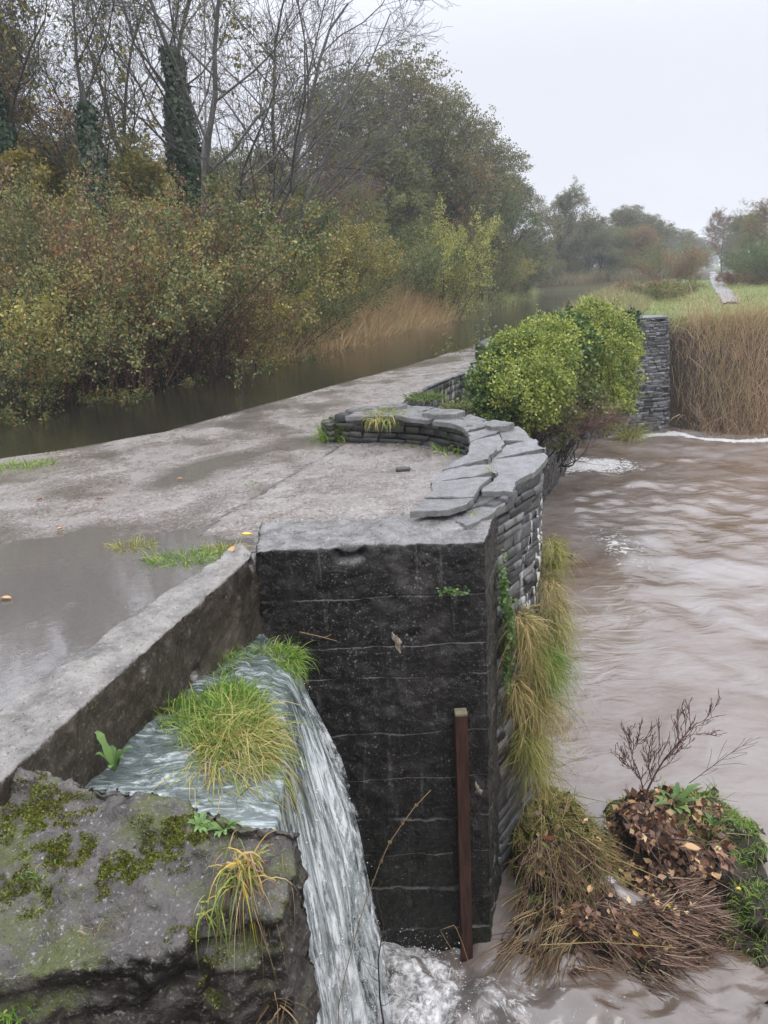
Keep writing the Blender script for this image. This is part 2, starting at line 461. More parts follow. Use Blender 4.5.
MT = dict(
    deck=m_deck(),
    pier=m_rough_concrete('blackened_wet_concrete', boards=True, toplo=.62, tophi=1.02, speck=.6),
    kerb=m_rough_concrete('stained_kerb_concrete', 1.5, .75, dark=(.016, .012, .008), mid=(.042, .033, .024), light=(.18, .15, .12), speck=.6, toplo=.35, tophi=.7, topcol=(.215, .20, .18)),
    block=m_rough_concrete('weathered_mossy_concrete', 2.0, .65, dark=(.012, .011, .009), mid=(.035, .03, .026), light=(.20, .18, .165), speck=.7, toplo=.0, tophi=.75, moss=.85, topcol=(.088, .078, .070)),
    slate=m_stone('dark_wet_slate', [(0, (.014, .014, .015)), (.35, (.035, .035, .037)), (.7, (.085, .085, .09)), (.9, (.15, .15, .155)), (1, (.26, .25, .24))], streak=True, moss=.3),
    slate_dark=m_stone('black_mossy_slate', [(0, (.014, .014, .014)), (.6, (.04, .038, .036)), (1, (.095, .09, .08))], moss=.6),
    flag=m_stone('pale_wet_coping_stone', [(0, (.085, .083, .08)), (.5, (.145, .143, .14)), (1, (.235, .23, .222))], rough=(.12, .40), bump=.6, moss=.25),
    abut=m_stone('grey_rubble_stone', [(0, (.03, .03, .032)), (.4, (.085, .085, .09)), (.8, (.15, .15, .155)), (1, (.24, .24, .245))], moss=.5),
    river=m_river(), canal=m_canal(), puddle=m_puddle(), fall=m_fall(), veil=m_fall(True), ground=m_ground(),
    bark=m_simple('dark_wet_bark', (.022, .019, .015), (.055, .047, .038), 10, .7, (1, 1, .3)),
    bark_grey=m_simple('grey_ash_bark', (.055, .05, .045), (.12, .11, .10), 10, .7, (1, 1, .3)),
    bark_red=m_simple('reddish_stem_bark', (.06, .028, .024), (.15, .075, .06), 12, .6),
    soil=m_simple('wet_dark_soil', (.012, .009, .006), (.05, .035, .024), 14, .55, bump=.8, bd=.02),
    wood=m_simple('wet_brown_timber', (.022, .010, .007), (.075, .034, .024), 7, .45, (8, 8, .6), .5, .006),
    wood_top=m_simple('green_weathered_timber_end', (.11, .10, .06), (.2, .19, .12), 20, .6),
    stick=m_simple('wet_dark_stick', (.018, .012, .009), (.06, .042, .03), 14, .5),
    lichen=m_simple('pale_lime_crust', (.22, .18, .13), (.42, .36, .28), 40, .8, bump=.9, bd=.01),
    moss=m_simple('cushion_moss', (.035, .05, .006), (.16, .17, .03), 40, .9, bump=1.0, bd=.02, spec=.1),
    path=m_simple('wet_tarmac_path', (.15, .14, .13), (.27, .26, .25), 1.5, .25, spec=.6),
    # foliage
    olive=m_leaf('olive_leaves', [(0, (.085, .10, .028)), (.5, (.19, .21, .065)), (.8, (.29, .29, .10)), (1, (.36, .26, .10))], clump=(.5, (.09, .12, .035), .6)),
    hedge_y=m_leaf('yellowing_hedge_leaves', [(0, (.14, .13, .03)), (.4, (.34, .31, .08)), (.8, (.50, .43, .14)), (1, (.55, .36, .12))], clump=(.8, (.14, .16, .04), .5)),
    hedge_r=m_leaf('russet_hedge_leaves', [(0, (.14, .075, .04)), (.35, (.27, .17, .08)), (.7, (.34, .27, .11)), (.9, (.42, .19, .08)), (1, (.42, .11, .06))], clump=(.8, (.13, .14, .05), .5)),
    green=m_leaf('green_leaves', [(0, (.05, .085, .02)), (.6, (.11, .16, .04)), (1, (.2, .24, .07))], clump=(.5, (.045, .07, .02), .5)),
    hedge=m_leaf('willow_bramble_leaves', [(0, (.055, .075, .02)), (.3, (.13, .16, .05)), (.65, (.25, .27, .10)), (.84, (.36, .34, .14)), (.92, (.40, .22, .05)), (1, (.34, .11, .04))], clump=(.9, (.08, .10, .03), .4)),
    russet=m_leaf('russet_leaves', [(0, (.10, .045, .022)), (.5, (.20, .10, .04)), (1, (.32, .19, .07))], clump=(.6, (.13, .11, .04), .5)),
    yellow=m_leaf('yellow_autumn_leaves', [(0, (.10, .10, .02)), (.5, (.25, .21, .035)), (1, (.42, .30, .05))], clump=(.6, (.10, .12, .03), .6)),
    brown=m_leaf('dull_brown_green_leaves', [(0, (.08, .075, .032)), (.5, (.17, .155, .07)), (1, (.29, .24, .12))], clump=(.35, (.09, .115, .04), .7)),
    willow=m_leaf('pale_willow_leaves', [(0, (.17, .19, .04)), (.5, (.36, .36, .08)), (1, (.55, .52, .15))]),
    orange=m_leaf('orange_beech_leaves', [(0, (.12, .08, .03)), (.5, (.24, .15, .065)), (1, (.34, .23, .11))]),
    ivy=m_leaf('dark_ivy_leaves', [(0, (.010, .022, .010)), (.6, (.025, .05, .02)), (1, (.06, .10, .04))], transl=.12, rough=.3),
    ivyf=m_leaf('glossy_green_ivy_leaves', [(0, (.03, .06, .016)), (.5, (.09, .15, .035)), (1, (.20, .27, .07))], transl=.15, rough=.28),
    gold=m_leaf('yellow_green_flowering_ivy', [(0, (.10, .15, .02)), (.35, (.26, .32, .045)), (.75, (.44, .46, .10)), (1, (.58, .56, .20))], transl=.35, clump=(2.6, (.10, .17, .03), .5)),
    grass=m_leaf('fresh_grass', [(0, (.06, .13, .015)), (.5, (.16, .28, .035)), (.85, (.28, .38, .07)), (1, (.42, .36, .14))], transl=.35),
    tuss=m_leaf('tussock_grass', [(0, (.09, .14, .02)), (.35, (.22, .27, .05)), (.65, (.36, .34, .10)), (1, (.45, .32, .14))], transl=.3),
    drape=m_leaf('hanging_wall_grass', [(0, (.09, .11, .025)), (.3, (.22, .22, .06)), (.6, (.42, .33, .13)), (1, (.50, .33, .15))], transl=.3),
    straw=m_leaf('dead_straw', [(0, (.09, .05, .025)), (.4, (.22, .14, .07)), (.8, (.38, .27, .14)), (1, (.5, .38, .2))], transl=.2),
    pink=m_leaf('wet_brown_reed_litter', [(0, (.06, .03, .02)), (.4, (.17, .095, .065)), (.8, (.34, .22, .15)), (1, (.5, .38, .26))], transl=.1),
    yel_blade=m_leaf('yellowing_blades', [(0, (.10, .16, .04)), (.3, (.34, .30, .06)), (.7, (.52, .36, .08)), (1, (.5, .32, .16))], transl=.3),
    reed=m_leaf('autumn_reeds', [(0, (.20, .11, .06)), (.35, (.42, .26, .15)), (.7, (.58, .41, .25)), (1, (.66, .54, .36))], transl=.3, clump=(.9, (.34, .30, .12), .4)),
    reed_or=m_leaf('orange_reeds_and_bracken', [(0, (.26, .15, .07)), (.4, (.50, .30, .14)), (.8, (.64, .46, .24)), (1, (.60, .54, .28))], transl=.25, clump=(.5, (.2, .18, .06), .5)),
    reed_pale=m_leaf('pale_reeds', [(0, (.15, .14, .06)), (.6, (.28, .24, .12)), (1, (.42, .34, .18))], transl=.25),
    field=m_leaf('field_grass', [(0, (.09, .13, .03)), (.45, (.19, .24, .055)), (.8, (.30, .32, .10)), (1, (.42, .36, .17))], transl=.3, clump=(.55, (.30, .27, .11), .55)),
    litter=m_leaf('wet_fallen_leaves', [(0, (.04, .02, .014)), (.4, (.13, .065, .04)), (.75, (.27, .14, .08)), (.9, (.46, .28, .15)), (1, (.55, .42, .2))], transl=.05, rough=.35),
    leaf_yel=m_leaf('yellow_fallen_leaf', [(0, (.6, .42, .06)), (1, (.62, .46, .10))], transl=.1),
    leaf_tan=m_leaf('tan_fallen_leaf', [(0, (.40, .24, .11)), (1, (.5, .32, .16))], transl=.1),
    leaf_red=m_leaf('red_brown_dock_leaf', [(0, (.16, .045, .03)), (1, (.2, .07, .04))], transl=.1, rough=.35),
    mossleaf=m_leaf('moss_shoots', [(0, (.05, .065, .012)), (.5, (.12, .14, .025)), (1, (.25, .24, .05))], transl=.2),
    rosette=m_leaf('bright_rosette_leaves', [(0, (.07, .14, .035)), (1, (.17, .27, .08))], transl=.3),
)

# ------------------------------------------------------------------ growth helpers (numpy)


def tubes(P, R, sides=4):
    """P (B,K,3) polylines, R (B,K) radii -> verts, quads"""
    B, K, _ = P.shape
    T = np.empty_like(P)
    T[:, 1:-1] = P[:, 2:] - P[:, :-2]; T[:, 0] = P[:, 1] - P[:, 0]; T[:, -1] = P[:, -1] - P[:, -2]
    T = nrm(T)
    ref = np.zeros_like(T); ref[..., 0] = 1
    par = np.abs(T[..., 0]) > .9
    ref[par] = (0, 1, 0)
    A = nrm(np.cross(T, ref)); Bn = np.cross(T, A)
    ang = np.arange(sides) * 2 * PI / sides
    V = P[:, :, None] + R[:, :, None, None] * (A[:, :, None] * np.cos(ang)[None, None, :, None] + Bn[:, :, None] * np.sin(ang)[None, None, :, None])
    b = np.arange(B)[:, None, None] * K * sides
    k = np.arange(K - 1)[None, :, None] * sides
    s = np.arange(sides)[None, None, :]
    s2 = (s + 1) % sides
    F = np.stack([b + k + s, b + k + s2, b + k + sides + s2, b + k + sides + s], -1).reshape(-1, 4)
    return V.reshape(-1, 3), F


def join(parts):
    Vs, Fs, o = [], [], 0
    for V, F in parts:
        Vs.append(V); Fs.append(F + o); o += len(V)
    return np.concatenate(Vs), np.concatenate(Fs)


def sub(P, R, nch, t0, t1, ang, ratio, K, rg, up=.15, wob=.12, rr=.55, tipr=.25, angj=.3, dome=False):
    """one more generation of branches on the polylines P"""
    B, Kp, _ = P.shape
    L = np.linalg.norm(np.diff(P, axis=1), axis=-1).sum(1)
    N = B * nch
    pi = np.repeat(np.arange(B), nch)
    t = np.tile(np.linspace(t0, t1, nch), B) + (rg.rand(N) - .5) * (t1 - t0) / max(nch, 1)
    t = np.clip(t, 0, .995)
    x = t * (Kp - 1); i = np.minimum(x.astype(int), Kp - 2); fr = (x - i)[:, None]
    S = P[pi, i] * (1 - fr) + P[pi, i + 1] * fr
    tan = nrm(P[pi, i + 1] - P[pi, i])
    rad_ = (R[pi, i] * (1 - fr[:, 0]) + R[pi, i + 1] * fr[:, 0]) * rr
    perp = nrm(np.cross(tan, rg.randn(N, 3)))
    a = ang * (1 + (rg.rand(N) - .5) * 2 * angj)
    d = tan * np.cos(a)[:, None] + perp * np.sin(a)[:, None]
    prof = (.35 + .75 * np.sin(PI * np.clip((t - t0) / (t1 - t0), 0, 1) ** .8 * .86 + .25)) if dome else (1.1 - .55 * t)
    Ln = L[pi] * ratio * prof * (.7 + .6 * rg.rand(N))
    Q = np.empty((N, K, 3)); Q[:, 0] = S
    st = (Ln / (K - 1))[:, None]
    for k in range(1, K):
        d = nrm(d + rg.randn(N, 3) * wob + np.array([0, 0, up]))
        Q[:, k] = Q[:, k - 1] + d * st
    Rn = rad_[:, None] * np.linspace(1, tipr, K)[None]
    return Q, Rn


def diamonds(C, D, W, ln, wd):
    """leaf faces: C base points, D direction, W side vector"""
    ln = ln[:, None]; wd = wd[:, None]
    N = len(C)
    Nn = np.cross(D, W)
    V = np.stack([C, C + D * ln * .5 + W * wd * .5 + Nn * wd * .12, C + D * ln, C + D * ln * .5 - W * wd * .5 + Nn * wd * .12], 1).reshape(-1, 3)
    F = np.arange(N * 4).reshape(N, 4)
    return V, F


def leaves_on(P, n, spread, size, rg, aspect=.6, droop=.2, t0=.2):
    B, K, _ = P.shape
    pi = rg.randint(0, B, n)
    x = (t0 + (1 - t0) * rg.rand(n)) * (K - 1); i = np.minimum(x.astype(int), K - 2); fr = (x - i)[:, None]
    C = P[pi, i] * (1 - fr) + P[pi, i + 1] * fr + rg.randn(n, 3) * spread
    D = nrm(rg.randn(n, 3) + np.array([0, 0, -droop]))
    W = nrm(np.cross(D, rg.randn(n, 3)))
    s = size * (.55 + .8 * rg.rand(n))
    return diamonds(C, D, W, s, s * aspect)


def trunk_poly(h, r, K, rg, lean=(0, 0), wob=.04, tip=.2):
    P = np.zeros((1, K, 3)); d = nrm(np.array([lean[0], lean[1], 1.0]))
    for k in range(1, K):
        d = nrm(d + rg.randn(3) * wob + np.array([0, 0, .03]))
        P[0, k] = P[0, k - 1] + d * h / (K - 1)
    R = (r * np.linspace(1, tip, K) ** 1.0)[None]
    R[0, 0] *= 1.25
    return P, R


def stems_poly(n, h, spread, r, K, rg, arch=.1, base=.3):
    P = np.zeros((n, K, 3))
    a = rg.rand(n) * 2 * PI
    P[:, 0, :2] = np.stack([np.cos(a), np.sin(a)], 1) * (base * np.sqrt(rg.rand(n)))[:, None]
    d = nrm(np.stack([np.cos(a) * spread * rg.rand(n), np.sin(a) * spread * rg.rand(n), np.ones(n)], 1))
    hh = h * (.65 + .4 * rg.rand(n))
    for k in range(1, K):
        out = np.stack([np.cos(a), np.sin(a), np.zeros(n)], 1) * arch * k / K
        d = nrm(d + rg.randn(n, 3) * .07 + out)
        P[:, k] = P[:, k - 1] + d * (hh / (K - 1))[:, None]
    R = r * (.6 + .6 * rg.rand(n))[:, None] * np.linspace(1, .25, K)[None]
    return P, R


class Kind:
    """meshes of one kind of tree, reused by its copies"""
    def __init__(s, wood, crown, ivy=None):
        s.wood, s.crown, s.ivy = wood, crown, ivy


TREES = {}


def as_mesh(name, VF, mat):
    o = mesh(name, VF[0], VF[1], mat)
    me = o.data
    bpy.data.objects.remove(o)
    return me


def kind_broad(key, seed, h=10, r=.2, n1=14, n2=7, n3=5, nleaf=16000, lsize=.16, lspread=.16, crown_from=.25, ang=.95, ratio=.42, bark='bark', leaf='olive', up=.12, lean=(0, 0), n4=0, ivy=0, ivyh=.6, aspect=.65, sides=4, dome=True, twob=.07, wob1=.13):
    rg = np.random.RandomState(seed)
    P0, R0 = trunk_poly(h * .86, r, 12, rg, lean, twob)
    P1, R1 = sub(P0, R0, n1, crown_from, .98, ang, ratio, 7, rg, up=up, wob=wob1, rr=.5, dome=dome)
    P2, R2 = sub(P1, R1, n2, .2, 1, .75, .48, 5, rg, up=up * .7, wob=.16)
    P3, R3 = sub(P2, R2, n3, .2, 1, .7, .5, 4, rg, up=up * .5, wob=.18, rr=.6)
    parts = [tubes(P0, R0, 7), tubes(P1, R1, 5), tubes(P2, np.maximum(R2, .006), 3), tubes(P3, np.maximum(R3, .0045), 3)]
    last = P3
    if n4:
        P4, R4 = sub(P3, R3, n4, .2, 1, .6, .55, 4, rg, up=up * .5, wob=.15, rr=.7)
        parts.append(tubes(P4, np.maximum(R4, .0042), 3)); last = P4
    wood = as_mesh('trunk', join(parts), MT[bark])
    crown = as_mesh('crown', leaves_on(last, nleaf, lspread, lsize, rg, aspect), MT[leaf]) if nleaf else None
    iv = None
    if ivy:
        t = rg.rand(ivy) ** .8 * ivyh * 11; i = np.minimum(t.astype(int), 10); fr = (t - i)[:, None]
        C = P0[0, i] * (1 - fr) + P0[0, i + 1] * fr
        a = rg.rand(ivy) * 2 * PI
        rr_ = (R0[0, i] + .05 + .34 * rg.rand(ivy) ** 2 * (1.3 - t / (ivyh * 11)))
        o = np.stack([np.cos(a), np.sin(a), rg.randn(ivy) * .2], 1)
        W = nrm(np.cross(o, rg.randn(ivy, 3)))
        D = nrm(np.cross(W, o) + o * .5 * rg.randn(ivy, 1))
        s_ = .13 * (.5 + .8 * rg.rand(ivy))
        iv = as_mesh('ivy', diamonds(C + o * rr_[:, None], D, W, s_, s_ * .85), MT['ivy'])
    TREES[key] = (h, Kind(wood, crown, iv))


def kind_dome(key, seed, h=10, r=.2, nl=30, n=48000, lsize=.11, leaf='brown', bark='bark', base=.12, wide=.36, top=1.0, spray=.30, ivy=0):
    """a full rounded crown: limbs reach many overlapping clumps, each clump a cloud of leafy sprays"""
    rg = np.random.RandomState(seed)
    P0, R0 = trunk_poly(h * .8, r, 10, rg, (0, 0), .06)
    zc = base + (top - base) * np.sort(rg.rand(nl)) ** .9
    prof = np.sin(np.clip((zc - base) / (top - base) * .80 + .20, 0, 1) * PI) ** .6
    a = rg.rand(nl) * 2 * PI
    q = wide * h * prof * np.sqrt(rg.rand(nl)) * .95
    Cn = np.stack([np.cos(a) * q, np.sin(a) * q, zc * h * .93], 1)
    lr = h * (.085 + .07 * rg.rand(nl))
    # limbs
    k0 = np.clip((zc * .7 * 9).astype(int), 0, 8)
    S = P0[0, k0]
    K = 7; t = np.linspace(0, 1, K)[None, :, None]
    Pm = S[:, None] + (Cn - S)[:, None] * t + np.sin(t * PI) * rg.randn(nl, 1, 3) * h * .03
    Rm = (R0[0, k0] * .45)[:, None] * np.linspace(1, .25, K)[None]
    P2, R2 = sub(Pm, Rm, 9, .25, 1, .8, .45, 5, rg, up=.08, wob=.2, rr=.5)
    P3, R3 = sub(P2, R2, 5, .2, 1, .7, .5, 4, rg, up=.06, wob=.2, rr=.6)
    wood = as_mesh('trunk', join([tubes(P0, R0, 7), tubes(Pm, Rm, 5), tubes(P2, np.maximum(R2, .007), 3), tubes(P3, np.maximum(R3, .005), 3)]), MT[bark])
    w = lr ** 2; w = w / w.sum()
    ns = n // 30
    li = rg.choice(nl, ns, p=w)
    d = nrm(rg.randn(ns, 3) + np.array([0, 0, .15]))
    c = Cn[li] + d * (lr[li] * (1.08 - .55 * rg.rand(ns) ** 1.5))[:, None] * np.array([1.15, 1.15, .9])
    m = 30
    cc = np.repeat(c, m, 0)
    sp = np.repeat(spray * (.5 + rg.rand(ns)), m)
    P = cc + rg.randn(len(cc), 3) * (sp * .5)[:, None] * np.array([1, 1, .7])
    D = nrm(rg.randn(len(P), 3)); W = nrm(np.cross(D, rg.randn(len(P), 3)))
    s_ = lsize * (.5 + .9 * rg.rand(len(P)))
    crown = as_mesh('crown', diamonds(P, D, W, s_, s_ * .65), MT[leaf])
    TREES[key] = (h, Kind(wood, crown, None))


def kind_bush(key, seed, h=4, n0=12, r=.03, spread=.7, n1=7, n2=5, nleaf=9000, lsize=.06, lspread=.05, bark='bark', leaf='hedge', arch=.12, base=.4, aspect=.6, ang=.6, n3=0, ratio=.45, up=.12):
    rg = np.random.RandomState(seed)
    P0, R0 = stems_poly(n0, h, spread, r, 8, rg, arch, base)
    P1, R1 = sub(P0, R0, n1, .12, .98, ang, ratio, 5, rg, up=up, wob=.14, rr=.55)
    P2, R2 = sub(P1, R1, n2, .15, 1, .65, .5, 4, rg, up=.06, wob=.18, rr=.6)
    parts = [tubes(P0, R0, 5), tubes(P1, np.maximum(R1, .004), 3), tubes(P2, np.maximum(R2, .003), 3)]
    last = P2
    if n3:
        P3, R3 = sub(P2, R2, n3, .15, 1, .6, .55, 3, rg, up=.05, wob=.15, rr=.7)
        parts.append(tubes(P3, np.maximum(R3, .003), 3)); last = P3
    wood = as_mesh('stems', join(parts), MT[bark])
    crown = as_mesh('crown', leaves_on(last, nleaf, lspread, lsize, rg, aspect), MT[leaf]) if nleaf else None
    TREES[key] = (h, Kind(wood, crown))


def plant(key, name, label, cat, group, X, Y, h, rz=None, z=.05, leafmat=None, barkmat=None, widen=1.0):
    H, k = TREES[key]
    s = h / H
    if rz is None: rz = (X * 7.3 + Y * 3.1) % 6.28
    e = empty(name, (X, Y, z), rz)
    e.scale = (s * widen, s * widen, s)
    tag(e, label, cat, group)
    w = bpy.data.objects.new('trunk' if cat == 'tree' else 'stems', k.wood); COL.objects.link(w); w.parent = e
    if barkmat:
        w.material_slots[0].link = 'OBJECT'; w.material_slots[0].material = MT[barkmat]
    if k.crown:
        c = bpy.data.objects.new('crown', k.crown); COL.objects.link(c); c.parent = e
        if leafmat:
            c.material_slots[0].link = 'OBJECT'; c.material_slots[0].material = MT[leafmat]
    if k.ivy:
        c = bpy.data.objects.new('ivy', k.ivy); COL.objects.link(c); c.parent = e
    return e


def blades(B, D, L, W, rg, K=4, droop=.6, side=None, curl=None):
    """grass blades: base points B, directions D, lengths L, widths W; arching down by droop"""
    N = len(B)
    P = np.empty((N, K + 1, 3)); P[:, 0] = B
    d = D.copy()
    st = (L / K)[:, None]
    dr = np.asarray(droop) * (.4 + 1.2 * rg.rand(N)) / K
    drift = rg.randn(N, 3) * .17
    for k in range(1, K + 1):
        d = nrm(d + np.stack([np.zeros(N), np.zeros(N), -dr * k * .8], 1) + drift)
        P[:, k] = P[:, k - 1] + d * st
    S = nrm(np.cross(D, rg.randn(N, 3)))
    wk = np.array([.8, 1, .85, .55, .08]) if K == 4 else np.linspace(1, .1, K + 1)
    off = S[:, None] * (W[:, None] * wk[None])[..., None] * .5
    V = np.stack([P - off, P + off], 2).reshape(N, -1, 3)          # (N,(K+1)*2,3)
    b = np.arange(N)[:, None] * (K + 1) * 2; k = np.arange(K)[None] * 2
    F = np.stack([b + k, b + k + 1, b + k + 3, b + k + 2], -1).reshape(-1, 4)
    return V.reshape(-1, 3), F


def tuft(name, label, cat, loc, n, L, rad_, spread=.6, droop=.8, w=.004, mat='grass', seed=0, out=(0, 0, 0), group=None, up=1.0, squash=(1, 1), K=4, parent=None, kind=None, zs=0.0):
    rg = np.random.RandomState(seed)
    a = rg.rand(n) * 2 * PI; q = np.sqrt(rg.rand(n)) * rad_
    B = np.stack([np.cos(a) * q * squash[0], np.sin(a) * q * squash[1], -.01 - zs * rg.rand(n) ** 1.5], 1)
    D = nrm(np.stack([np.cos(a) * spread * q / rad_, np.sin(a) * spread * q / rad_, np.full(n, up)], 1) + rg.randn(n, 3) * .22 * spread + np.array(out))
    V, F = blades(B, D, L * (.45 + .75 * rg.rand(n)) * (1 if not zs else .5 + .8 * rg.rand(n)), w * (.6 + .8 * rg.rand(n)), rg, K, droop)
    o = mesh(name, V, F, MT[mat], parent)
    o.location = loc
    if parent is None: tag(o, label, cat, group, kind)
    return o


# ------------------------------------------------------------------ world, light
def build_world():
    w = bpy.data.worlds.new("World"); scn.world = w; w.use_nodes = True
    nt = w.node_tree; nt.nodes.clear()
    out = nt.nodes.new('ShaderNodeOutputWorld'); bg = nt.nodes.new('ShaderNodeBackground')
    sky = nt.nodes.new('ShaderNodeTexSky'); sky.sky_type = 'NISHITA'; sky.sun_disc = False
    sky.sun_elevation = rad(48); sky.sun_rotation = rad(120); sky.air_density = 1.0; sky.dust_density = 3.0
    # thick even cloud: mostly a grey-white layer, a little of the blue sky behind it
    tc = nt.nodes.new('ShaderNodeTexCoord')
    mp = nt.nodes.new('ShaderNodeMapping'); mp.inputs['Scale'].default_value = (1, 1, 2.5)
    ns = nt.nodes.new('ShaderNodeTexNoise'); ns.inputs['Scale'].default_value = 1.6; ns.inputs['Detail'].default_value = 4
    cr = nt.nodes.new('ShaderNodeValToRGB')
    cr.color_ramp.elements[0].position = .3; cr.color_ramp.elements[0].color = (5.9, 6.2, 7.0, 1)
    cr.color_ramp.elements[1].position = .7; cr.color_ramp.elements[1].color = (6.6, 6.75, 7.35, 1)
    mx = nt.nodes.new('ShaderNodeMix'); mx.data_type = 'RGBA'; mx.inputs[0].default_value = .93
    nt.links.new(tc.outputs['Generated'], mp.inputs[0]); nt.links.new(mp.outputs[0], ns.inputs['Vector'])
    nt.links.new(ns.outputs['Fac'], cr.inputs[0])
    nt.links.new(sky.outputs[0], mx.inputs[6]); nt.links.new(cr.outputs[0], mx.inputs[7])
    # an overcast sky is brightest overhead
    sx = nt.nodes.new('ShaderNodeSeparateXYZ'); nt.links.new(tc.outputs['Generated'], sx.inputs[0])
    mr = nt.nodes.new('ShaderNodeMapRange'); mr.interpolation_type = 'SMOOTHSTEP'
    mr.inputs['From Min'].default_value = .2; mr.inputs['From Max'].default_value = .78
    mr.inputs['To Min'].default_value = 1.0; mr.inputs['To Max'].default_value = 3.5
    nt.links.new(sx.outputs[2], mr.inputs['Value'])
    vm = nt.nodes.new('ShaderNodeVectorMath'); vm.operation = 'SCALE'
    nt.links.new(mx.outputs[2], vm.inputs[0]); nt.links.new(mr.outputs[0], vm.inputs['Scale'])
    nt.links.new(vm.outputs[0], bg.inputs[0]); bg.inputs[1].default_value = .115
    nt.links.new(bg.outputs[0], out.inputs[0])
    ld = bpy.data.lights.new('sun', 'SUN'); lo = bpy.data.objects.new('sun', ld); COL.objects.link(lo)
    ld.energy = .9; ld.angle = rad(35); ld.color = (1, .98, .95)
    # from the right and a little behind the camera
    lo.rotation_euler = (rad(42), 0, rad(35))
    lo.location = (5, -5, 20)


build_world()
vs = scn.view_settings
scn.display_settings.display_device = 'sRGB'
vs.view_transform = 'Standard'; vs.look = 'None'; vs.exposure = 0.22; vs.gamma = 1
vs.use_curve_mapping = False
scn.cycles.use_denoising = True
scn.cycles.max_bounces = 6; scn.cycles.diffuse_bounces = 2; scn.cycles.glossy_bounces = 3
scn.cycles.transmission_bounces = 3; scn.cycles.transparent_max_bounces = 8; scn.cycles.volume_bounces = 2
scn.cycles.caustics_reflective = False; scn.cycles.caustics_refractive = False

# ------------------------------------------------------------------ the lie of the land
DECK_R = [(.5, -2.1), (2.65, -1.5), (4.5, -.88), (4.54, .5), (5.1, .70), (5.4, .86), (5.75, 1.10), (6.4, 1.13), (7.1, .9), (7.8, .5), (8.3, -.05), (8.7, -.12), (10, .25), (11.7, .72), (14, 1.8), (14.5, 2.0), (15.2, 3.2), (19.4, 4.9), (20.6, 5.0), (22, 6.2), (24, 6.6)]
DECK_L = [(.5, -9), (6.6, -8), (7.2, -5.6), (7.6, -4.5), (8.1, -3.6), (8.9, -2.68), (11.74, -1.18), (14.87, .45), (18.5, 2.24), (24, 4.9)]
BANK_L = [(-20, -22), (5, -14), (9, -9.6), (12.4, -6.3), (14.4, -5.6), (16.4, -4.2), (22.8, -2.2), (29, -.2), (35.9, 2.5), (47, 8.6), (58, 11.5), (70, 14.5), (76.5, 16.5), (77.5, 50), (500, 200)]
BANK_R = [(-20, -7), (22, 4.2), (24, 4.9), (32, 7.8), (43, 11.9), (52, 16.0), (67, 22.8), (76, 27), (500, 206)]
FAR_BANK = [(5.5, 22.0), (8.4, 22.2), (9.2, 21.0), (10.3, 20.4), (16, 19.2), (40, 17), (200, 12)]
RZ = -3.0
CZ = -.25


def land_z(X, Y):
    xl = interp(Y, BANK_L); xr = interp(Y, BANK_R)
    left = smooth01(xl - X, -.35, .9)              # 1 on the wooded bank
    right = smooth01(X - xr, -.4, .5)
    z_can = -1.4 + 1.45 * np.maximum(left, right) + .25 * smooth01(xl - X, .5, 6)
    fb = interp(X, FAR_BANK)
    riv = -3.9 + 3.95 * smooth01(Y - fb, -.3, 2.6)
    near = -3.9 + 3.9 * smooth01(-Y, -3.2, -.6)
    in_riv = np.maximum(riv, near)
    dr = interp(Y, DECK_R)
    side = (X > np.minimum(dr - .5, 20)) & (X > interp(Y, DECK_L))
    z = np.where((Y < 24) & (X > interp(Y, DECK_L) + .6), in_riv, np.where(Y < .5, np.where(X > -9, 0, z_can), z_can))
    z = np.where((Y >= 24) & (X > xr - .5), np.minimum(z_can, in_riv), z)
    z = np.where((Y > 21.5) & (Y < 24.6) & (X > 4.5) & (X < 8.3), np.where(Y > 22.2, -.03, -3.9), z)
    # low bump of turf and brambles on the canal side of the towpath
    z += np.where(Y > 24, .35 * np.exp(-((X - xr - 1.6) / 1.2) ** 2) * smooth01(Y, 27, 33), 0)
    return z


def axis(segs):
    out = []
    for a, b, s in segs: out.append(np.arange(a, b, s))
    out.append([segs[-1][1]])
    return np.concatenate(out)


def ground():
    xs = axis([(-260, -60, 20), (-60, -16, 2), (-16, 20, .35), (20, 60, 1.2), (60, 460, 20)])
    ys = axis([(-40, 0, 4), (0, 30, .3), (30, 90, 1.0), (90, 560, 20)])
    X, Y = np.meshgrid(xs, ys)
    Z = land_z(X, Y) + .03 * sines(X, Y, 3, 8, .3, 3)
    wood = smooth01(interp(Y, BANK_L) - X, -.2, .6)
    V = np.stack([X, Y, Z], -1).reshape(-1, 3)
    o = mesh('ground', V, grid_faces(len(ys), len(xs)), MT['ground'], smooth=True, attrs={'wood': wood.ravel()})
    tag(o, kind='structure')


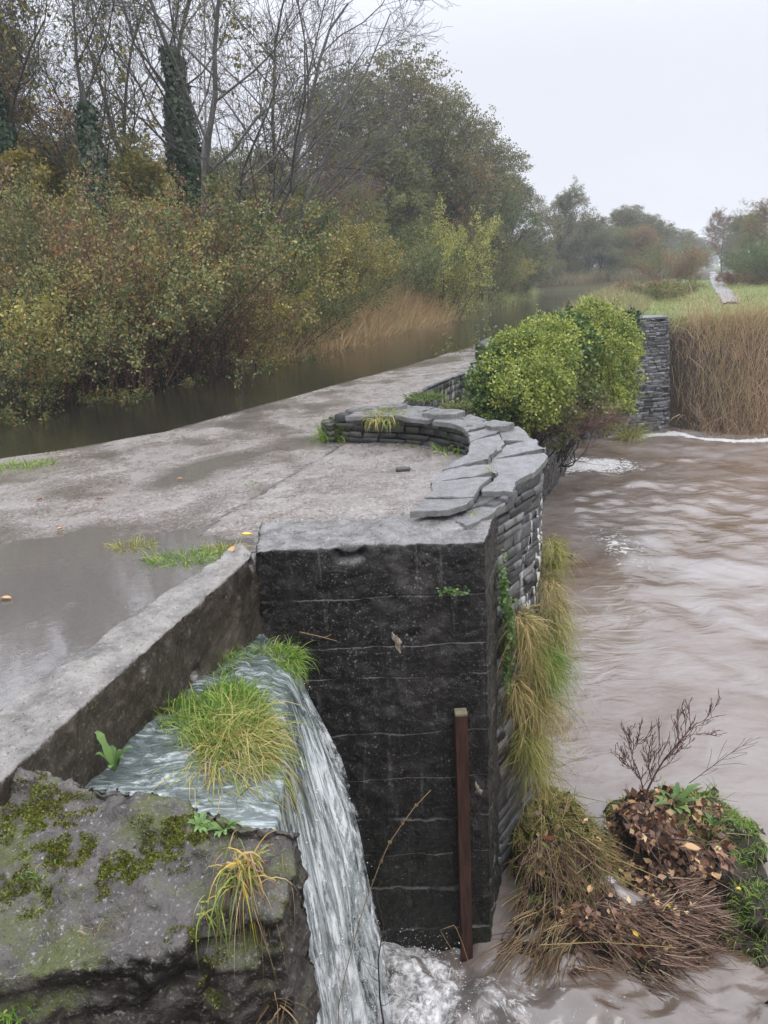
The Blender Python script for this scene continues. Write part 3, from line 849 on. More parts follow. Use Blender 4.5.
def deck():
    ys = axis([(.5, 4.5, .035), (4.5, 4.56, .02), (4.56, 9, .035), (9, 15, .06), (15, 24, .15)])
    nc = 190
    xl = interp(ys, DECK_L); xr = interp(ys, DECK_R)
    T = np.linspace(0, 1, nc) ** .8
    X = xl[:, None] + (xr - xl)[:, None] * T[None]
    Y = np.repeat(ys[:, None], nc, 1)
    P = np.stack([X, Y, np.zeros_like(X)], -1).reshape(-1, 3)
    h = .014 * fbm(P, 1.1, 3, 1.0, 3.1) + .0018 * fbm(P, 9, 3, .8, 1.7)
    h = h.reshape(X.shape)
    # hollow where rain stands behind the kerb
    kx = interp(Y, [(.5, -2.1), (2.65, -1.5), (4.5, -.9), (5.2, -.7)])
    d = kx - X
    hol = smooth01(2.9 - d, 0, 1.7) * smooth01(-Y, -5.1, -4.4)
    h -= .035 * hol * (d > -.3)
    # one slab stands a little above its neighbour along the long joint
    jx = interp(Y, [(.5, -2.9), (4.64, -1.36), (6.58, -.72), (9, .1)])
    jx = jx + .01 * np.sin(Y * 9)
    h += .012 * smooth01(X - jx, -.02, .02) * (Y < 7.6) * (Y > 4.3)
    h -= .014 * np.exp(-((X - jx) / .018) ** 2) * (Y < 7.6) * (Y > 4.3)
    h += -.008 + .02 * smooth01(np.abs(X - interp(Y, DECK_R)), 1.2, .0) * (Y > 4.6)
    # worn canal-side edge
    e = X - interp(Y, DECK_L)
    h -= .05 * np.exp(-(e / .10) ** 2)
    Z = h
    V = np.stack([X, Y, Z], -1).reshape(-1, 3)
    n = len(V)
    F = grid_faces(len(ys), nc)
    # skirts down both sides
    L = np.arange(len(ys)) * nc; R = L + nc - 1
    VL = V[L].copy(); VL[:, 2] = -1.6; VR = V[R].copy(); VR[:, 2] = -3.6; VR[:, 0] -= .02
    m = len(ys)
    i = np.arange(m - 1)
    FL = np.stack([L[:-1], L[1:], n + i + 1, n + i], 1)
    FR = np.stack([R[1:], R[:-1], n + m + i, n + m + i + 1], 1)
    V = np.concatenate([V, VL, VR]); F = np.concatenate([F, FL, FR])
    o = mesh('path', V, F, MT['deck'], smooth=True)
    tag(o, kind='structure')
    # standing water
    ys2 = axis([(.6, 4.44, .12), (4.44, 4.62, .03), (4.62, 13, .12)]); nc2 = 30
    xl = interp(ys2, DECK_L) + .12; xr = interp(ys2, DECK_R) - .1
    X = xl[:, None] + (xr - xl)[:, None] * np.linspace(0, 1, nc2)[None]
    Y = np.repeat(ys2[:, None], nc2, 1)
    V = np.stack([X, Y, np.full_like(X, -.0135)], -1).reshape(-1, 3)
    o = mesh('puddle_water', V, grid_faces(len(ys2), nc2), MT['puddle'], smooth=True)
    tag(o, kind='structure')


def canal():
    V = [(-300, -60, CZ), (60, -60, CZ), (60, 90, CZ), (-300, 90, CZ)]
    # only the trough itself, as a strip between the two banks
    ys = axis([(-20, 24, .5), (24, 78, 1.0)])
    xl = np.minimum(interp(ys, BANK_L), 17) - 1.0
    xr = np.where(ys < 24, interp(ys, DECK_L) + .05, interp(ys, BANK_R) + .6)
    T = np.linspace(0, 1, 12)
    X = xl[:, None] + (xr - xl)[:, None] * T[None]
    Y = np.repeat(ys[:, None], 12, 1)
    V = np.stack([X, Y, np.full_like(X, CZ)], -1).reshape(-1, 3)
    o = mesh('canal_water', V, grid_faces(len(ys), 12), MT['canal'], smooth=True)
    tag(o, kind='structure')


def river():
    xs = axis([(-.9, 3.2, .03), (3.2, 12, .085), (12, 30, .5), (30, 200, 8)])
    ys = axis([(1.9, 6.2, .03), (6.2, 22.6, .08)])
    X, Y = np.meshgrid(xs, ys)
    z = .009 * sines(X, Y * 1.6, 5, 14, .7, 6, 1.0)
    # eddies downstream of the piers
    z += .012 * sines(X * 1.4, Y, 8, 12, 2.5, 12, .9) * smooth01(X, 2, 4)
    # broken water below the fall and over the stones at the bottom
    pl = np.exp(-(((X + .15) / .85) ** 2 + ((Y - 4.05) / .8) ** 2))
    z += .024 * sines(X, Y, 11, 16, 7, 45, .75) * np.minimum(pl * 1.3, 1)
    rx = np.exp(-(((X - 1.3) / 1.5) ** 2 + ((Y - 3.75) / .55) ** 2))
    z += (.028 * sines(X, Y * 1.5, 17, 14, 4, 30, .8) + .05) * rx
    gx = np.exp(-(((X - 1.55) / .35) ** 2 + ((Y - 4.95) / .35) ** 2))
    z += .04 * sines(X, Y, 21, 12, 8, 30, .8) * gx
    Z = RZ + z
    # foam weight
    fb = interp(X, FAR_BANK)
    foam = .74 * np.exp(-((Y - fb + .55 + .25 * np.sin(X * .9)) / .42) ** 2)
    foam = np.maximum(foam, .62 * smooth01(-np.abs(Y - 18.3 + (X - 5) * .25), -1.6, -.2) * smooth01(-(X - 5.4), -2.2, .3))
    foam = np.maximum(foam, .40 * np.exp(-(((X - 4.0) / .9) ** 2 + ((Y - 12.5) / 2.2) ** 2)))
    foam = np.maximum(foam, .30 * smooth01(sines(X, Y, 31, 8, .5, 3), .6, 2.2))
    foam = np.maximum(foam, .52 * np.minimum(1.4 * np.exp(-(((X + .12) / .62) ** 2 + ((Y - 4.0) / .62) ** 2)), 1))
    foam = np.maximum(foam, .42 * np.exp(-(((X - .6) / .8) ** 2 + ((Y - 3.85) / .5) ** 2)))
    foam = np.maximum(foam, 1.0 * np.exp(-(((X - 1.52) / .16) ** 2 + ((Y - 4.95) / .22) ** 2)))
    foam = np.maximum(foam, .30 * rx)
    V = np.stack([X, Y, Z], -1).reshape(-1, 3)
    o = mesh('river_water', V, grid_faces(len(ys), len(xs)), MT['river'], smooth=True, attrs={'foam': foam.ravel()})
    tag(o, kind='structure')


def towpath():
    px = [(731, 304), (729, 299), (724, 293), (719, 286), (716, 280), (713.5, 275), (712, 271.5)]
    c = np.array([at(x, y, .07)[:2] for x, y in px])
    # resample
    t = np.linspace(0, len(c) - 1, 90)
    C = np.stack([np.interp(t, np.arange(len(c)), c[:, k]) for k in (0, 1)], 1)
    T = nrm(np.gradient(C, axis=0)); Nn = np.stack([-T[:, 1], T[:, 0]], 1)
    w = np.linspace(.26, .62, 90) + .05 * np.sin(np.arange(90) * .9) + .04 * np.sin(np.arange(90) * 2.3)
    rows = []
    for s in (-1, -.5, 0, .5, 1):
        q = C + Nn * (w * s)[:, None]
        z = land_z(q[:, 0], q[:, 1]) + .03 * sines(q[:, 0], q[:, 1], 3, 8, .3, 3) + .10 - .06 * abs(s) * abs(s)
        rows.append(np.stack([q[:, 0], q[:, 1], z], 1))
    V = np.stack(rows, 1).reshape(-1, 3)
    o = mesh('towpath', V, grid_faces(90, 5), MT['path'], smooth=True)
    tag(o, kind='structure')
    return C


ground(); deck(); canal(); river(); PATHC = towpath()

# ------------------------------------------------------------------ solid bodies by voxel remesh


def solid(name, polys, mat, parent=None, voxel=.02, disp=((.02, 2.5), (.008, 12)), chips=(), smooth_it=1, post=None):
    """polys: list of (footprint, z_bottom or list, z_top or list) prisms fused and weathered into one mesh"""
    bm = bmesh.new()
    for fp, zb, zt in polys:
        n = len(fp)
        zb_ = zb if isinstance(zb, (list, tuple)) else [zb] * n
        zt_ = zt if isinstance(zt, (list, tuple)) else [zt] * n
        lo = [bm.verts.new((x, y, z)) for (x, y), z in zip(fp, zb_)]
        if len(zt_) and isinstance(zt_[0], (tuple, list)):
            hi = [bm.verts.new(q) for q in zt_]
        else:
            hi = [bm.verts.new((x, y, z)) for (x, y), z in zip(fp, zt_)]
        bm.faces.new(hi); bm.faces.new(lo[::-1])
        for i in range(n):
            j = (i + 1) % n
            bm.faces.new((lo[i], lo[j], hi[j], hi[i]))
    bmesh.ops.recalc_face_normals(bm, faces=bm.faces)
    me = bpy.data.meshes.new('tmp'); bm.to_mesh(me); bm.free()
    tmp = bpy.data.objects.new('tmp', me); COL.objects.link(tmp)
    md = tmp.modifiers.new('r', 'REMESH'); md.mode = 'VOXEL'; md.voxel_size = voxel
    if smooth_it:
        sm = tmp.modifiers.new('s', 'SMOOTH'); sm.iterations = smooth_it; sm.factor = .5
    dg = bpy.context.evaluated_depsgraph_get(); dg.update()
    me2 = bpy.data.meshes.new_from_object(tmp.evaluated_get(dg))
    bpy.data.objects.remove(tmp); bpy.data.meshes.remove(me)
    n = len(me2.vertices)
    V = np.empty(n * 3, dtype=np.float32); me2.vertices.foreach_get('co', V); V = V.reshape(-1, 3).astype(float)
    N = np.empty(n * 3, dtype=np.float32); me2.vertices.foreach_get('normal', N); N = N.reshape(-1, 3)
    d = np.zeros(n)
    for i, (a, s) in enumerate(disp): d += a * fbm(V, s, 4, .8, 5.3 * (i + 1))
    V2 = V + N * d[:, None]
    for (c, r, depth) in chips:
        c = np.array(c)
        q = np.linalg.norm((V - c) / np.array(r if isinstance(r, (tuple, list)) else (r, r, r)), axis=1)
        wgt = smooth01(-q, -1.0, -.45)
        V2 -= N * (wgt * depth)[:, None]
    if post is not None: V2 = post(V2, N)
    me2.vertices.foreach_set('co', V2.astype(np.float32).ravel())
    me2.polygons.foreach_set('use_smooth', np.ones(len(me2.polygons), dtype=bool))
    me2.materials.clear(); me2.materials.append(mat); me2.name = name
    me2.update()
    o = bpy.data.objects.new(name, me2); COL.objects.link(o)
    if parent is not None: o.parent = parent
    return o


# concrete pier at the end of the walkway
o = solid('concrete_pier', [([(-.80, 4.38), (.60, 4.35), (.76, 4.95), (-.84, 5.02)], -3.55, [.03, .03, .03, .015])], MT['pier'], voxel=.015, smooth_it=5,
          disp=((.018, 2.2), (.012, 9), (.006, 28)),
          chips=[((-.22, 4.36, -.01), (.12, .10, .07), .07), (tuple(at(300, 535, 0.0)), (.07, .05, .06), .025), (tuple(at(470, 538, 0)), (.10, .06, .07), .02), ((-.15, 4.37, -.35), (.05, .1, .05), .02), ((-.45, 4.37, -1.45), (.12, .1, .03), .03)])
tag(o, 'black wet concrete pier with pale top, standing between the waterfall and the stone wall', 'pier')

# kerb wall along the puddle
o = solid('kerb_wall', [([(-.905, 4.50), (-.775, 4.34), (-1.32, 2.20), (-1.70, 2.25)], -1.2, [.05, .045, .03, .03])], MT['kerb'], voxel=.016,
          disp=((.020, 2.4), (.012, 9), (.005, 30)), chips=[((-.78, 4.30, .03), (.08, .08, .12), .04), ((-.98, 3.5, -.30), (.035, .06, .035), .05), ((-1.20, 2.8, -.33), (.03, .06, .03), .05)])
tag(o, 'low concrete kerb wall running diagonally between the deck puddle and the spill channel', 'wall')

# near block with the moss


def block_post(V, N):
    # broken, hollowed edge where the weeds hang out
    return V


Bl = empty('concrete_block', (0, 0, 0))
tag(Bl, 'weathered mossy concrete block at the near left, weeds growing from its face', 'concrete block')
o = solid('body', [([(-2.5, 2.3), (-2.5, 1.75), (-1.25, 1.86), (-.75, 1.86), (-.345, 1.87), (-.285, 1.96), (-.80, 2.14), (-1.16, 2.25), (-1.40, 2.32)], -3.6,
                    [(-2.5, 2.5, -.0), (-2.5, 1.5, -.22), (-1.25, 1.66, -.24), (-.75, 1.68, -.22), (-.345, 1.76, -.15), (-.295, 1.965, -.02), (-.80, 2.15, .0), (-1.16, 2.26, .01), (-1.42, 2.34, .01)])],
          MT['block'], Bl, voxel=.0125, disp=((.045, 2.0), (.024, 6), (.012, 20), (.004, 60)),
          chips=[((-.50, 1.74, -.22), (.14, .12, .11), .09), ((-.78, 1.95, -.07), (.14, .10, .05), .025), ((-.62, 1.72, -.4), (.12, .1, .2), .04), ((-1.0, 1.6, -.34), (.3, .12, .08), .05)], post=block_post)
BLK = o

# ray helper onto the block for anything that grows on it
dg = bpy.context.evaluated_depsgraph_get()
from mathutils.bvhtree import BVHTree


def bvh_of(o):
    me = o.data
    vv = [v.co[:] for v in me.vertices]
    return BVHTree.FromPolygons(vv, [p.vertices[:] for p in me.polygons])


BT = bvh_of(BLK)


def on(bt, px_, py_, default=None):
    d = _f * FPX + _r * (px_ - 384) - _u * (py_ - 512)
    h, n, i, dist = bt.ray_cast(Vector((0, 0, EYE)), Vector(d).normalized())
    if h is None: return np.array(default), np.array([0, 0, 1.0])
    return np.array(h), np.array(n)


# moss cushions, as parts of the block: thousands of tiny shoots
for k, (mx, my, rx_, n_) in enumerate([(175, 842, .11, 4500), (120, 870, .09, 2600), (35, 815, .14, 5000), (60, 850, .09, 2200), (235, 822, .06, 900), (25, 890, .09, 1800), (205, 985, .06, 900)]):
    c0, _n = on(BT, mx, my, (-1, 2.0, -.1))
    rg = np.random.RandomState(k)
    P = []; Nn = []
    for q in range(n_):
        a = rg.rand() * 2 * PI; r_ = rx_ * rg.rand() ** .7 * (1 + .3 * math.sin(a * 3 + k))
        h, nn, _, _ = BT.ray_cast(Vector((c0[0] + r_ * math.cos(a) * 1.3, c0[1] + r_ * math.sin(a) * .8 - .06, c0[2] + .25)), Vector((0, .25, -1)).normalized())
        if h is None: continue
        if mnoise.noise(h * 22) + .35 * mnoise.noise(h * 60) < .05 - .45 * (1 - r_ / rx_): continue
        P.append(h[:]); Nn.append(nn[:])
    if len(P) < 30: continue
    P = np.array(P); Nn = np.array(Nn)
    D = nrm(Nn + rg.randn(*P.shape) * .5); Wd = nrm(np.cross(D, rg.randn(*P.shape)))
    sz = .005 + .006 * rg.rand(len(P))
    V, F = diamonds(P - Nn * .001, D, Wd, sz, sz * .8)
    mo = mesh('moss', V, F, MT['mossleaf'], Bl)

# sill under the spill channel
o = solid('weir_sill', [([(-.80, 4.40), (-.74, 4.40), (-.64, 3.9), (-.56, 3.4), (-.52, 2.7), (-.50, 1.95), (-1.38, 1.95)], -3.5, -.56)], MT['pier'], voxel=.03, disp=((.02, 3),))
tag(o, 'dark concrete sill carrying the spill water over its edge', 'weir')

# ------------------------------------------------------------------ water of the fall
CREST = [(1.95, -.44), (2.75, -.46), (3.3, -.53), (3.75, -.60), (4.1, -.68), (4.34, -.76)]


def fall(name, mat, off=0.0, seed=1, v0=0.0, jit=.012):
    rg = np.random.RandomState(seed)
    ns, nt_ = 130, 150
    Ys = np.linspace(1.98, 4.325, ns)
    xc = interp(Ys, CREST)
    kx = interp(Ys, [(1.98, -1.40), (4.36, -.80)])
    flat = 34
    zc = interp(Ys, [(2.0, -.25), (3.1, -.30), (3.8, -.40), (4.33, -.47)])
    V = np.empty((ns, nt_, 3)); uv = np.empty((ns, nt_, 2)); cov = np.ones((ns, nt_))
    th = rg.randn(ns) * .5
    th = np.convolve(rg.randn(ns) * 1.1, np.ones(5) / 5, 'same') + np.convolve(th, np.ones(15) / 15, 'same') * 1.5
    for j in range(nt_):
        if j < flat:
            f = j / (flat - 1)
            x = kx + (xc - kx) * f
            z = zc - .02 * f + .014 * np.sin(Ys * 13 + f * 7) * (1 - f) + .006 * np.sin(f * 17 + Ys * 7) - .035 * smooth01(f, .75, 1) * 1
            y = Ys
            L = f * .35
        else:
            s = (j - flat + 1) / (nt_ - flat) * 2.62
            reach = (interp(Ys, [(1.98, .01), (2.8, .05), (3.6, .16), (4.3, .28)]) + .02 * np.sin(Ys * 9)) * np.sqrt(s) * (1 + th * .35 * min(1, s * 1.2)) + .02 * th * s
            x = xc + reach + off * min(1, s)
            z = zc - .055 - s
            y = Ys + (-.04 * s) * (Ys > 4.2) + .03 * th * math.sqrt(s)
            y = np.minimum(y, 4.335)
            L = .35 + s
        V[:, j, 0] = x + jit * rg.randn() * 0
        V[:, j, 1] = y; V[:, j, 2] = z
        uv[:, j, 0] = Ys * .9; uv[:, j, 1] = L
        if j >= flat:
            q = (j - flat) / (nt_ - flat)
            cov[:, j] = 1.0 - .50 * q ** .45
            cov[-14:, j] -= np.linspace(0, .35, 14) * min(1, q * 6)
    P = V.reshape(-1, 3)
    k = .022 * fbm(np.stack([P[:, 0] * 2, P[:, 1] * 7, P[:, 2] * .8], 1), 1, 2, .8, seed)
    P[:, 0] += k; P[:, 2] += k * .4
    if v0: cov[:, :flat + 8] = -1
    cov = cov - .02
    o = mesh(name, P, grid_faces(ns, nt_), mat, smooth=True, uv=uv.reshape(-1, 2), attrs={'cover': cov.ravel()})
    return o


tag(fall('waterfall_water', MT['fall'], 0, 1), kind='structure')
tag(fall('waterfall_spray_water', MT['veil'], .06, 7, 1), kind='structure')

def drops():
    rg = np.random.RandomState(3)
    n = 2200
    y = 2.6 + 1.7 * rg.rand(n); s_ = 2.6 * rg.rand(n) ** .6
    rc = interp(y, [(1.98, .01), (2.8, .05), (3.6, .16), (4.3, .28)]) * np.sqrt(s_)
    x = interp(y, CREST) + rc + .015 + np.abs(rg.randn(n)) * .05 * np.sqrt(s_)
    P = np.stack([x, np.minimum(y, 4.30), -.53 - s_], 1)
    m = 1100
    a = rg.rand(m) * 2 * PI; r_ = np.sqrt(rg.rand(m)) * .55
    P = np.concatenate([P, np.stack([-.12 + np.cos(a) * r_, np.minimum(3.9 + np.sin(a) * r_, 4.3), -2.98 + .22 * rg.rand(m) ** 2], 1)])
    sz = .0022 + .0035 * rg.rand(len(P)) ** 2
    oct_ = np.array([(1, 0, 0), (-1, 0, 0), (0, 1, 0), (0, -1, 0), (0, 0, 1), (0, 0, -1)], float)
    V = (P[:, None] + oct_[None] * sz[:, None, None]).reshape(-1, 3)
    f = np.array([(0, 2, 4), (2, 1, 4), (1, 3, 4), (3, 0, 4), (2, 0, 5), (1, 2, 5), (3, 1, 5), (0, 3, 5)])
    F = (np.arange(len(P))[:, None, None] * 6 + f[None]).reshape(-1, 3)
    t = NT('water_drops')
    o = mesh('spray_water', V, F, t.end(t.bsdf((.75, .78, .8), .15).outputs[0]), smooth=True)
    tag(o, 'drops thrown off by the falling water', 'spray', None, 'stuff')


drops()

# ------------------------------------------------------------------ stone walls


def resample(path, n):
    p = np.array(path, float)
    d = np.concatenate([[0], np.cumsum(np.linalg.norm(np.diff(p, axis=0), axis=1))])
    t = np.linspace(0, d[-1], n)
    return np.stack([np.interp(t, d, p[:, k]) for k in range(p.shape[1])], 1), d[-1]


def masonry(name, path, z0, z1, mat, seed=0, course=(.05, .10), length=(.12, .38), depth=.14, outj=.018, parent=None, ztop=None, gap=.012, batter=0.0):
    """path walked with the visible side on the RIGHT; rubble courses laid one stone at a time in one mesh"""
    rg = np.random.RandomState(seed)
    C, Ltot = resample(path, 400)
    T = nrm(np.gradient(C, axis=0)); Nn = np.stack([T[:, 1], -T[:, 0]], 1)
    S = np.linspace(0, Ltot, 400)

    def pt(s, o_, z):
        c = np.array([np.interp(s, S, C[:, 0]), np.interp(s, S, C[:, 1])])
        n = np.array([np.interp(s, S, Nn[:, 0]), np.interp(s, S, Nn[:, 1])])
        n = n / (np.linalg.norm(n) + 1e-9)
        q = c + n * (o_ + batter * (z1 - z))
        return (q[0], q[1], z)
    Vs = []; Fs = []; o = 0
    z = z0
    while z < z1 - .01:
        ch = course[0] + (course[1] - course[0]) * rg.rand()
        if z + ch > z1: ch = z1 - z
        s = -rg.rand() * length[0]
        tilt = (rg.rand() - .5) * .01
        while s < Ltot:
            ln = length[0] + (length[1] - length[0]) * rg.rand() ** 1.5
            a, b = max(s, 0) + gap * .5, min(s + ln, Ltot) - gap * .5
            s += ln
            if b - a < .03: continue
            top = z + ch - gap * .7 * rg.rand()
            if ztop is not None:
                zt = ztop((a + b) / 2 / Ltot)
                if z > zt: continue
                top = min(top, zt)
            out = (rg.rand() - .4) * outj
            j = lambda k=.008: (rg.rand() - .5) * 2 * k
            zl, zh = z + j(.007) + tilt, top + j(.007) + tilt
            ring = []
            for (oo, ins) in ((-depth, 0), (out - .007, 0), (out, .006)):
                for (ss, zz, sx, sz) in ((a, zl, 1, 1), (b, zl, -1, 1), (b, zh, -1, -1), (a, zh, 1, -1)):
                    i_ = min(ins, (b - a) * .25, (zh - zl) * .3)
                    ring.append(pt(ss + sx * i_ + (j(.006) if oo > -depth else 0), oo + (j(.006) if oo > -depth else 0), zz + sz * i_ + (j(.004) if oo > -depth else 0)))
            Vs += ring
            for k in range(2):
                for q in range(4):
                    q2 = (q + 1) % 4
                    Fs.append((o + k * 4 + q, o + k * 4 + q2, o + (k + 1) * 4 + q2, o + (k + 1) * 4 + q))
            Fs.append((o + 8, o + 9, o + 10, o + 11))
            Fs.append((o + 3, o + 2, o + 1, o + 0))
            o += 12
        z += ch
    ob = mesh(name, np.array(Vs), np.array(Fs), mat, parent)
    return ob


RW = empty('stone_refuge_wall', (.8, 6.2, 0))
tag(RW, 'curved slate refuge wall with pale coping stones beside the black pier', 'stone wall')


def under(o, e):
    o.parent = e
    o.matrix_parent_inverse = e.matrix_basis.inverted()
    return o


E_LOC = Matrix.Translation((.8, 6.2, 0)).inverted()


def loc_parent(o):
    o.parent = RW; o.matrix_parent_inverse = E_LOC; return o


OUT = [(.72, 4.92), (.84, 5.08), (1.02, 5.35), (1.2, 5.62), (1.28, 5.95), (1.25, 6.35), (1.08, 6.8), (.85, 7.35), (.60, 7.85), (.25, 8.12), (-.12, 8.18)]
loc_parent(masonry('outer_wall', OUT, -3.25, .16, MT['slate'], 4, (.05, .11), (.12, .42), ztop=lambda t: .06 + .14 * smooth01(t, .0, .25)))
INN = [(-.46, 7.80), (-.22, 7.62), (.15, 7.50), (.48, 7.22), (.72, 6.85), (.84, 6.45), (.80, 6.1), (.66, 5.75)]
loc_parent(masonry('inner_wall', INN, -.04, .27, MT['slate_dark'], 9, (.045, .08), (.16, .45), depth=.12, ztop=lambda t: .28 - .14 * smooth01(t, .45, 1.0)))
endw = loc_parent(masonry('end_wall', [(-.16, 8.20), (-.50, 8.05), (-.50, 7.82), (-.44, 7.78)][::-1], -.04, .20, MT['slate_dark'], 12, (.045, .08), (.12, .3), depth=.1))
# rubble core that closes the space between the faces
core = [(.46, 4.90), (.70, 5.0), (.98, 5.38), (1.14, 5.66), (1.19, 5.98), (1.17, 6.33), (1.0, 6.76), (.78, 7.3), (.54, 7.76), (.22, 8.03), (-.36, 8.02), (-.40, 7.86), (-.2, 7.70), (.18, 7.58), (.54, 7.28), (.80, 6.88), (.92, 6.45), (.88, 6.08), (.74, 5.72), (.50, 5.3)]
loc_parent(solid('core', [(core, -.3, [.07, .08, .12, .145, .165, .18, .20, .215, .23, .235, .20, .20, .235, .235, .22, .20, .18, .155, .13, .09])], MT['slate_dark'], voxel=.025, disp=((.008, 9),)))

# coping: flat slabs, each its own part
oc = [(.62, 4.70), (.80, 4.93), (1.00, 5.25), (1.22, 5.60), (1.31, 5.95), (1.28, 6.36), (1.10, 6.84), (.86, 7.42), (.60, 7.92), (.22, 8.20), (-.15, 8.24)]
ic = [(.18, 4.78), (.27, 5.05), (.42, 5.42), (.60, 5.78), (.74, 6.10), (.78, 6.42), (.68, 6.80), (.46, 7.12), (.20, 7.38), (-.05, 7.50), (-.32, 7.58)]
OCp, _ = resample(oc, 61); ICp, _ = resample(ic, 61)
ctop = lambda t: .115 + .175 * smooth01(t, .0, .55)
rg0 = np.random.RandomState(5)
cuts = [0, 6, 10, 14, 19, 23, 28, 33, 38, 42, 47, 52, 60]


def slab(ring, zt, th, seed, mat='flag', name='coping_stone', slope=(0, 0)):
    rg = np.random.RandomState(seed)
    # densify + roughen outline
    R = []
    m = len(ring)
    for i in range(m):
        a = np.array(ring[i]); b = np.array(ring[(i + 1) % m])
        L = np.linalg.norm(b - a); k = max(1, int(L / .05))
        for q in range(k):
            p = a + (b - a) * q / k
            R.append(p + rg.randn(2) * .007)
    R = np.array(R); c = R.mean(0)
    n = len(R)
    tx, ty = rg.randn(2) * .010 + np.array(slope)
    z = lambda P: zt + (P[:, 0] - c[0]) * tx + (P[:, 1] - c[1]) * ty
    in1 = c + (R - c) * .982
    levels = [(R * 1.0, z(R) - th), (R, z(R) - .005 + rg.randn(n) * .002), (in1, z(in1) + rg.randn(n) * .0015)]
    V = [];
    for P, zz in levels: V += [(P[i, 0], P[i, 1], zz[i]) for i in range(n)]
    F = []
    for k in range(2):
        for i in range(n):
            j = (i + 1) % n
            F.append((k * n + i, k * n + j, (k + 1) * n + j, (k + 1) * n + i))
    F.append(tuple(2 * n + i for i in range(n)))
    F.append(tuple(n - 1 - i for i in range(n)))
    o = mesh(name, np.array(V), F, MT[mat])
    bm = bmesh.new(); bm.from_mesh(o.data); bmesh.ops.recalc_face_normals(bm, faces=bm.faces); bm.to_mesh(o.data); bm.free()
    return o


def ringpt(s_, v):
    t = np.clip(s_, 0, 1) * 60
    o_ = np.array([np.interp(t, np.arange(61), OCp[:, k]) for k in (0, 1)])
    i_ = np.array([np.interp(t, np.arange(61), ICp[:, k]) for k in (0, 1)])
    return i_ + (o_ - i_) * v


b1 = lambda s_: .52 + .11 * math.sin(s_ * 15) + .05 * math.sin(s_ * 39)
lanes = [(lambda s_: -.02 + .05 * math.sin(s_ * 23) + .02 * math.sin(s_ * 60), b1, 0.0), (b1, lambda s_: .97 + .04 * math.sin(s_ * 29) + .02 * math.sin(s_ * 71), .02)]
for li, (lo_, hi_, ph_) in enumerate(lanes):
    s0 = 0.0
    kk = 0
    while s0 < .985:
        ln = .06 + .09 * rg0.rand() ** 1.3
        if s0 + ln > .95: ln = 1 - s0
        s1 = s0 + ln
        sk0 = rg0.randn() * .014; sk1 = rg0.randn() * .014
        if li == 1 and s0 < .09 and kk == 0:
            s0 = .10; kk += 1; continue                     # the outer stone at the front corner has gone
        m = 7
        ss = np.linspace(s0 + .003, s1 - .003, m)
        loe = [ringpt(q + (sk0 if n_ == 0 else 0), lo_(q) + .006) for n_, q in enumerate(ss)]
        hie = [ringpt(q + (sk1 if n_ == 0 else 0), hi_(q) - .006) for n_, q in enumerate(ss)]
        zt = ctop((s0 + s1) / 2) + rg0.randn() * .004 - .006 * li
        dv = (hie[-1] + loe[-1] - hie[0] - loe[0]) / 2; dl = max(np.linalg.norm(dv), .05)
        sl = dv / dl * (ctop(s1) - ctop(s0)) / dl
        loc_parent(slab([tuple(x) for x in hie] + [tuple(x) for x in loe[::-1]], zt, .042, 40 + li * 50 + kk, slope=sl))
        s0 = s1; kk += 1
# bits of slab lying on top
for k, (x, y, r, ztt) in enumerate([(.62, 7.25, .17, .335), (1.02, 6.55, .14, .325), (.12, 7.92, .16, .32), (-.2, 7.92, .12, .30)]):
    a = np.arange(6) * PI / 3 + k
    rr = r * (.75 + .4 * np.random.RandomState(k).rand(6))
    loc_parent(slab([(x + rr[i] * math.cos(a[i]) * 1.2, y + rr[i] * math.sin(a[i])) for i in range(6)], ztt, .05, 120 + k, name='loose_slab'))

# low bed stone at the front corner, beside the first coping slab
loc_parent(slab([(.52, 4.60), (.70, 4.80), (.84, 5.05), (.70, 5.16), (.56, 4.90), (.45, 4.72)], .055, .05, 300))

# wall under the deck beyond the refuge, second refuge, far abutment
o = masonry('aqueduct_side_wall', [(-.02, 8.35), (.02, 9), (.32, 10), (.76, 11.7), (1.84, 14.0), (2.03, 14.5)], -3.3, -.02, MT['slate'], 14, (.07, .13), (.16, .45))
tag(o, 'rough slate side wall below the deck, beyond the curved refuge', 'stone wall')
o = masonry('cutwater_wall', [(2.05, 14.45), (2.6, 14.6), (3.25, 15.1), (3.6, 15.9), (4.3, 17.6), (5.0, 19.4), (5.05, 20.6), (6.2, 21.9)], -3.3, .05, MT['slate_dark'], 15, (.08, .14), (.2, .5), ztop=lambda t: .05)
tag(o, 'dark mossy second cutwater wall under the yellow-green ivy', 'stone wall')
AB = [(5.7, 21.2), (6.4, 21.65), (7.1, 21.95), (7.8, 22.12), (8.3, 22.2), (8.42, 22.5), (8.46, 24.2)]
Aw = empty('abutment_wall', (7.3, 22.3, -3)); tag(Aw, 'grey rubble abutment wall at the far side of the river beside brown reeds', 'stone wall')
o = masonry('rubble_face', AB, -3.3, .16, MT['abut'], 16, (.045, .10), (.12, .42), depth=.2, outj=.06, batter=.05, ztop=lambda t: .16 - .10 * abs(math.sin(t * 9)))
o.parent = Aw; o.matrix_parent_inverse = Matrix.Translation((7.3, 22.3, -3)).inverted()
ct = slab([(7.3, 22.03), (8.27, 22.22), (8.34, 22.9), (8.0, 23.2), (7.3, 22.7)], .20, .05, 301, mat='abut', name='cap_stone')
ct.parent = Aw; ct.matrix_parent_inverse = Matrix.Translation((7.3, 22.3, -3)).inverted()

